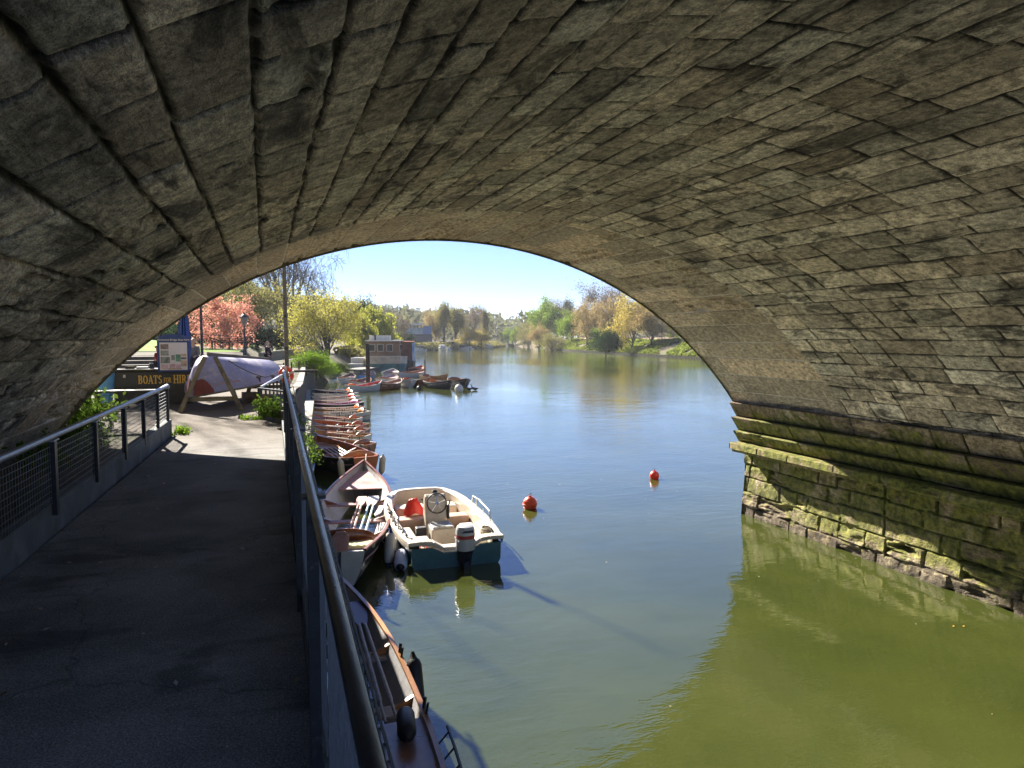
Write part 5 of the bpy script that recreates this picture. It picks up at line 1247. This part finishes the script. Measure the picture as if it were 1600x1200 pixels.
# weeds: in the planter, on the timber ledge, by the kerb, left of the railing, on the vault
def weeds(name, c, ext, n, h, leaf, label, cat='plant', seed=0, mat='weed'):
    rs = np.random.RandomState(seed+900); r_ = empty(name, c, 0, label, cat); q = MB(); pts = []
    for i in range(n):
        b_ = Vector((rs.uniform(-1, 1)*ext[0], rs.uniform(-1, 1)*ext[1], -.05)); t_ = b_+Vector((rs.normal(0, .25)*h, rs.normal(0, .25)*h, h*(.5+.6*rs.rand())))
        m_ = b_.lerp(t_, .5)+Vector((rs.normal(0, .05)*h, rs.normal(0, .05)*h, .08*h)); q.tube([b_, m_, t_], [.006, .005, .003], 3, cap=False)
        for k in range(9): u = .15+.85*rs.rand(); pts.append(list((b_.lerp(m_, u*2) if u < .5 else m_.lerp(t_, u*2-1))+Vector(rs.normal(0, leaf*.8, 3))))
    q.build('stem', LEAF[mat], r_)
    C = np.array(pts); k = len(C); U = rs.normal(0, 1, (k, 3)); U /= np.linalg.norm(U, axis=1)[:, None]; Wv = np.cross(U, rs.normal(0, 1, (k, 3))); Wv /= np.linalg.norm(Wv, axis=1)[:, None]; s_ = leaf*(.5+.7*rs.rand(k))[:, None]
    quads_obj('leaves', np.stack([C-U*s_*.6, C+Wv*s_*.35, C+U*s_*.6, C-Wv*s_*.35], 1), LEAF[mat], r_)
weeds('planter_weeds', (.1, 14.25, 2.5), (.17, .45), 75, .34, .055, 'leafy green weeds growing out of the timber planter', seed=1)
weeds('ledge_weeds', (.72, 14.5, 1.72), (.18, 2.2), 60, .26, .055, 'green weeds growing along the weathered timber ledge', seed=2)
weeds('ledge_weeds', (.85, 18.5, 1.72), (.18, 1.8), 45, .24, .055, 'green weeds on the timber ledge below the life ring', seed=3)
weeds('leafy_bush', (-3.05, 13.9, 2.3), (.5, .7), 170, .75, .09, 'leafy green bush behind the end of the mesh railing', 'bush', seed=4)
weeds('nettle_clump', (-2.6, 11.2, 2.3), (.35, 1.2), 110, .35, .07, 'low nettles behind the mesh railing under the arch', seed=5)
weeds('grass_tuft', (-1.32, 13.0, 2.33), (.1, .22), 60, .16, .035, 'small tuft of grass at the end of the concrete kerb', 'grass tuft', seed=6, mat='bush')
weeds('grass_tuft', (-.22, 14.75, 2.33), (.2, .12), 60, .14, .035, 'yellow green grass tuft at the corner of the planter', 'grass tuft', seed=7, mat='bush')
pv = at(1530, 528, 7.3)
weeds('wall_fern', (9.05, 7.4, 3.9), (.08, .12), 30, .22, .04, 'dark tuft of fern growing from the soffit at the right', 'fern', seed=8, mat='dark')
weeds('wall_moss', (4.1, 3.5, 2.2), (.01, .01), 1, .01, .005, 'moss', seed=9) if False else None
# leaf litter along the kerb foot and over the yard
rs = np.random.RandomState(3); n = 420; Y_ = rs.uniform(2.0, 20, n); t_ = np.where(rs.rand(n) < .6, rs.beta(.5, 3, n), rs.rand(n)); xl_ = np.where(Y_ < 13, -1.82+.033*Y_, -2.2); X_ = xl_+t_*(.2-xl_)
C = np.stack([X_, Y_, np.full(n, 2.343)], 1); A_ = rs.rand(n)*6.28; U = np.stack([np.cos(A_), np.sin(A_), rs.normal(0, .15, n)], 1); Wv = np.stack([-np.sin(A_), np.cos(A_), rs.normal(0, .15, n)], 1); s_ = (.008+.018*rs.rand(n)**2)[:, None]
tag(quads_obj('leaf_litter', np.stack([C-U*s_, C+Wv*s_*.6, C+U*s_, C-Wv*s_*.6], 1), leafmat('dead_leaf', (.16,.11,.06), (.34,.28,.2), .1, c3=(.6,.57,.5))), 'scattered dead leaves and grit on the footpath', 'leaf litter', kind='stuff')
n = 110; Y_ = rs.uniform(5, 26, n); X_ = np.where(rs.rand(n) < .45, 10.0-rs.rand(n)**2*3, rs.uniform(1.2, 12, n)); C = np.stack([X_, Y_, np.full(n, .004)], 1); A_ = rs.rand(n)*6.28
U = np.stack([np.cos(A_), np.sin(A_), 0*A_], 1); Wv = np.stack([-np.sin(A_), np.cos(A_), 0*A_], 1); s_ = (.006+.02*rs.rand(n)**3)[:, None]; keep = ~((np.abs(X_-3.1) < 1.1) & (np.abs(Y_-13.4) < 2.2)) & ~((X_ < 2.9) & (Y_ < 24))
tag(quads_obj('floating_debris', np.stack([C-U*s_, C+Wv*s_*.6, C+U*s_, C-Wv*s_*.6], 1)[keep], leafmat('drift_speck', (.2,.17,.09), (.36,.33,.22), .1)), 'small specks of leaf and blossom drifting on the water', 'floating debris', kind='stuff')
# two leaves adrift
for i, (px_, lab) in enumerate(((1488, 'pale leaf adrift on the green water, left of the pair'), (1504, 'pale leaf adrift on the green water, right of the pair'))):
    P = gp((px_, 979), .004); q = MB(); q.prism([(0,0,0), (.02,.015,.004), (.05,.02,.0), (.03,-.012,.004)], (0,0,0), (0,0,.002)); o = q.build('floating_leaf', M_gold); o.location = (P[0], P[1], .004); tag(o, lab, 'leaf')

# ================================================================= FAR THINGS
# mooring pile
q = MB(); q.tube([(0,0,-1), (.02,0,1.5), (0,0,3.5)], [.17, .165, .15], 10); o = q.build('mooring_pile', M_timberd, smooth='auto'); o.location = (7.42, 54.3, 0); tag(o, 'tall dark mooring pile standing in front of the houseboat', 'pile')
q = MB(); q.tube([(0,0,-1), (0,0,1.9)], .07, 6); o = q.build('mooring_pile', M_timberd); P = at(664, 584, 64); o.location = (P.x, 64, 0); tag(o, 'thin mooring pole among the moored rowing boats', 'pile')
# houseboat
hb = empty('houseboat', (15.0, 91, 0), R(-12), 'old houseboat with pale green bow and brown panelled cabin moored under the willow', 'houseboat')
q = MB(); V = []; st_ = [(-7.5, 1.75, .9), (-6.6, 2.3, .9), (-5, 2.45, .75), (0, 2.5, .7), (6, 2.4, .8), (7.2, 2.0, .9)]
for y, b_, zs in st_:
    V += [(-b_*.98, y, zs+.05), (-b_*.93, y, .2), (-b_*.8, y, -.5), (b_*.8, y, -.5), (b_*.93, y, .2), (b_*.98, y, zs+.05)]
q.add(V, [(i*6+j, i*6+j+1, (i+1)*6+j+1, (i+1)*6+j) for i in range(5) for j in range(5)]); q.add(V[:6], [tuple(range(6))]); q.build('hull', simple('sea_green_hull', (.07,.17,.15), .5, .35, 1.5, dirt=(.12,.13,.1)), hb, smooth='auto')
q = MB(); V = []
for y, b_, zs in st_: V += [(-b_, y-.04, zs+.9), (-b_*.985, y-.04, zs), (b_*.985, y-.04, zs), (b_, y-.04, zs+.9)]
for i in range(5): q.add(V[4*i:4*i+8], [(0,1,5,4), (3,7,6,2)])
q.add(V[:4], [(0,3,2,1)]); q.build('bulwark', simple('tan_bulwark', (.50,.42,.30), .6, .3, 1.2, dirt=(.25,.24,.18)), hb)
q = MB(); q.bar((-1.75, -7.55, 1.75), (1.75, -7.55, 1.75), .16, .12); q.bar((-1.75, -7.5, 1.75), (-2.5, -5, 1.65), .14, .12); q.bar((1.75, -7.5, 1.75), (2.5, -5, 1.65), .14, .12); q.build('rubbing_strake', M_cream, hb)
q = MB(); q.box((-.3, .2, 2.55), (3.9, 11.5, 1.9)); q.build('cabin', simple('brown_panelling', (.27,.16,.09), .5, .3, 1.2, dirt=(.4,.3,.2)), hb)
q = MB(); q.box((-.3, .1, 3.58), (4.3, 12.2, .14)); q.build('roof', M_white, hb)
q = MB(); q.box((-.9, .5, 3.95), (2.4, 6, .6)); q.build('roof_cabin', M_white, hb)
for x in (-1.6, -.6, .5):
    q = MB(); q.box((x, -5.57, 2.75), (.75, .06, .9)); wn = q.build('window', M_cream, hb); q = MB(); q.box((x, -5.61, 2.75), (.6, .04, .74)); q.build('pane', M_glassd, wn)
for y in (-4, -2, 0, 2, 4):
    q = MB(); q.box((1.67, y, 2.75), (.06, 1.0, .8)); wn = q.build('window', M_cream, hb); q = MB(); q.box((1.71, y, 2.75), (.04, .84, .64)); q.build('pane', M_glassd, wn)
q = MB(); q.tube([(.6, -1, 3.6), (.6, -1, 6.6)], .06, 6); q.build('mast', M_timber, hb)
q = MB(); q.lathe([(.1, 0), (.1, .6), (.14, .62), (.14, .72)], 8, (-1.4, -2.5, 3.6)); q.build('chimney', M_wblack, hb)
sb = empty('river_barge', (18.6, 97, 0), R(-12), 'blue and white barge with brick red cabin moored on the river side of the houseboat', 'barge')
q = MB(); V = []
for y, b_, zs in ((-6, .9, 1.0), (-5, 1.2, .8), (5, 1.2, .8), (6, .9, .9)):
    V += [(-b_, y, zs), (-b_*.9, y, -.4), (b_*.9, y, -.4), (b_, y, zs)]
q.add(V, [(i*4+j, i*4+j+1, (i+1)*4+j+1, (i+1)*4+j) for i in range(3) for j in range(3)]); q.add(V[:4], [(0,1,2,3)]); q.build('hull', M_navy, sb)
q = MB(); q.box((-.2, .4, 2.1), (1.8, 9, 2.5)); q.build('cabin', simple('brick_red_cabin', (.3,.12,.07), .5, .3, 1.5), sb); q = MB(); q.box((-.1, .3, 3.42), (2.3, 9.6, .12)); q.build('roof', M_orange, sb)
q = MB(); q.box((.95, -2.2, 2.0), (.3, 4.6, 2.6)); q.build('awning_frame', simple('blue_white_canvas', (.35,.45,.62), .6, .3, 1, c2=(.7,.72,.75)), sb)
for y in (-3, -1, 1, 3):
    q = MB(); q.box((.72, y, 2.5), (.06, .9, .8)); q.build('window', M_glassd, sb)
# landing stage beneath the willow
q = MB(); q.box((0, 0, .42), (9, 2.2, .16)); q.box((0, -1.0, .2), (9, .12, .4)); o = q.build('landing_stage', M_timber); o.location = (11.2, 83, 0); o.rotation_euler.z = R(62); tag(o, 'old timber landing stage under the yellow willow beside the houseboat', 'landing stage')
q = MB(); q.box((0, 0, .5), (1.8, 6, 1.0)); q.box((0, .4, 1.3), (1.5, 4.2, .7)); o = q.build('white_launch', M_white, bevel=.1); o.location = (11.0, 88, -.1); o.rotation_euler.z = R(-15); tag(o, 'white covered launch between the willow and the houseboat', 'launch')
# clubhouse on the slope
P = at(652, 530, 235); cl = empty('clubhouse', (P.x, 238, 2.0), R(-14), 'white flat roofed clubhouse with glass front on the far slope', 'building')
q = MB(); q.box((0, 3, 1.6), (11, 9, 3.2)); q.build('lower_storey', simple('dark_brick', (.10,.085,.10), .8, .2, 1), cl)
q = MB(); q.box((.8, 3.4, 4.3), (8, 7, 2.2)); q.build('upper_storey', simple('glass_white', (.36,.42,.42), .4, .3, .8, c2=(.18,.24,.26)), cl)
q = MB(); q.box((-2.5, 3.2, 6.6), (11, 8, .5)); q.build('roof', M_white, cl)
q = MB(); q.box((4.0, -.3, 4.4), (2.8, .5, 3.2)); q.build('blue_panel', simple('blue_panel', (.13,.2,.34), .5, .15, .8), cl)
for i in range(6):
    q = MB(); q.box((-4+1.2*i, -.35, 5.8), (.5, .12, 1.0)); q.build('window', M_glassd, cl)
q = MB(); q.bar((-3, -.5, 3.3), (2.4, -.5, 3.3), .3, .2); q.build('balcony', M_white, cl)
# moored cruisers along the far left shore
cr = empty('cabin_cruiser', (0, 0, 0)); L_ = 6.5
q = MB(); V = []
for t, b_, zs in ((0, 1.0, .75), (.3, 1.2, .75), (.7, 1.1, .95), (.92, .5, 1.15), (1, .05, 1.25)):
    y = (t-.5)*L_; V += [(-b_, y, zs), (-b_*.75, y, -.2), (b_*.75, y, -.2), (b_, y, zs)]
q.add(V, [(i*4+j, i*4+j+1, (i+1)*4+j+1, (i+1)*4+j) for i in range(4) for j in range(3)]); q.add(V[:4], [(3,2,1,0)]); q.add(V, [(i*4, (i+1)*4, (i+1)*4+3, i*4+3) for i in range(4)]); q.build('hull', M_white, cr)
q = MB(); q.prism([(-.85, -1.6, .8), (-.85, 1.8, .9), (-.85, 1.1, 1.75), (-.85, -1.5, 1.85)], (0,0,0), (1.7, 0, 0)); q.build('cabin', M_white, cr)
q = MB(); q.box((0, -.2, 1.45), (1.74, 2.3, .35)); q.build('window_band', M_glassd, cr)
cr2 = copy_tree(cr)
for ch, m_ in zip(cr2.children, (M_navy, M_cream, M_glassd)):
    ch.data = ch.data.copy(); ch.data.materials[0] = m_
for i, (dx, Y, s_) in enumerate(((2.0, 199, .8), (2.4, 206, 1.05), (1.8, 209, .7), (2.6, 217, .95), (2.2, 220.5, .75), (2.5, 231, 1.0), (2.1, 236, .65), (2.6, 251, .9))):
    o = (cr, cr2)[i] if i < 2 else copy_tree((cr, cr2)[(i*5 % 3) % 2]); x = shore(SL, Y)+dx; o.location = (x, Y, 0); o.rotation_euler.z = R(-24+(i*67 % 60))-math.pi*(i % 2); o.scale = (s_, s_, s_*(.8+.07*(i % 4)))
    o['group'] = 'small cruisers moored along the far left shore'; o['category'] = 'cruiser'
    o['label'] = 'small cabin cruiser moored along the far left shore below the trees'
# right bank: palisade, wall, lamp, car, landing post
q = MB()
for y in np.arange(96, 232, .55): q.box((shore(RB, y)-.12, y, .12), (.16, .22, .62+.1*math.sin(y*7)))
tag(q.build('timber_palisade', M_timberd), 'dark timber stakes edging the right bank at the waterline', 'palisade')
q = MB()
for y0, y1 in zip(range(104, 230, 6), range(110, 236, 6)):
    x0, x1 = shore(RB, y0)+11, shore(RB, y1)+11; q.prism([(x0, y0, 2.6), (x0, y0, 4.0), (x0+.4, y0, 4.0), (x0+.4, y0, 2.6)], (0,0,0), (x1-x0, y1-y0, 0))
tag(q.build('riverside_wall', simple('pinkish_brick', (.40,.29,.21), .85, .2, .8)), 'long pinkish brick wall along the top of the right bank', 'wall')
P = at(1034, 535, 140); rl = empty('street_lamp', (P.x, 140, 3.0), 0, 'thin lamp post on the right bank near the arch edge', 'street lamp'); q = MB(); q.tube([(0,0,0), (0,0,5.5)], [.09, .06], 8); q.build('post', M_wblack, rl); q = MB(); q.lathe([(.15, 5.4), (.3, 5.9), (.1, 6.1)], 8); q.build('lantern', M_glassd, rl)
def car(P, rz, paint, label):
    c_ = empty('parked_car', P, rz, label, 'car')
    q = MB(); pr = [(-2.1,.35),(-2.15,.75),(-1.9,.95),(-1.3,1.0),(-.85,1.42),(.75,1.45),(1.5,1.0),(2.1,.85),(2.15,.4)]
    q.prism([(x, -.85, z) for x, z in pr], (0,0,0), (0,1.7,0)); q.build('body', paint, c_, bevel=.06)
    for sy in (-.87, .87):
        q = MB(); q.prism([(-1.15, sy-.01, 1.0), (-.8, sy-.01, 1.36), (.7, sy-.01, 1.38), (1.25, sy-.01, 1.0)], (0,0,0), (0, .02, 0)); q.build('window', M_glassd, c_)
        for x in (-1.3, 1.35):
            q = MB(); q.lathe([(.1, -.1), (.33, -.1), (.33, .1), (.1, .1)], 14, M=Matrix.Translation((x, sy*.95, .33)) @ Matrix.Rotation(math.pi/2, 4, 'X')); q.build('wheel', M_black, c_)
P = at(1050, 530, 118); car((P.x+4, 118, 3.0), R(75), M_wblack, 'dark parked car behind the bank under the arch edge')
P = at(1072, 530, 116); car((P.x+4, 116, 3.0), R(70), M_grey, 'silver parked car nearest the arch edge on the right bank')
P = at(790, 541, 318); q = MB(); q.box((0, 0, .6), (2.5, 6, 1.2)); q.box((-.6, 1, 1.9), (.5, .5, 2.0)); q.box((.7, -1.5, 1.6), (.4, .4, 1.6)); o = q.build('landing_stage', M_timberd); o.location = (P.x, 312, 0); tag(o, 'dark landing stage with posts at the far bend of the river', 'landing stage')
# ropes
rope('mooring_rope', [(.75, 20.5, 2.6), (1.6, 27.5, .9)], 'pale rope from the quay fence down to the row of skiffs', .012, M_rope, .5)
rope('mooring_rope', [(2.62, 19.7, .72), (2.36, 18.1, .85)], 'pale rope tying the rust red transom to the second skiff', .014, M_rope, .15)
rope('mooring_rope', [(1.55, 23.6, .75), (1.0, 25.0, 1.8)], 'pale rope from the third skiff up to the quay', .012, M_rope, .2)
# haze
HZ = 0.0002
if HZ:
    q = MB(); q.box((120, 330, 20), (1000, 1060, 46)); o = q.build('haze', newmat('haze_air')[0]); nt = o.data.materials[0].node_tree
    nt.nodes.remove(nt.nodes['Principled BSDF']); pv = N(nt, 'VolumePrincipled'); pv.inputs['Density'].default_value = HZ; pv.inputs['Color'].default_value = (.9, .95, 1, 1); pv.inputs['Anisotropy'].default_value = .2
    nt.links.new(pv.outputs[0], nt.nodes['Material Output'].inputs['Volume']); tag(o, kind='stuff')
    sc.cycles.volume_step_rate = 10; sc.cycles.volume_max_steps = 16
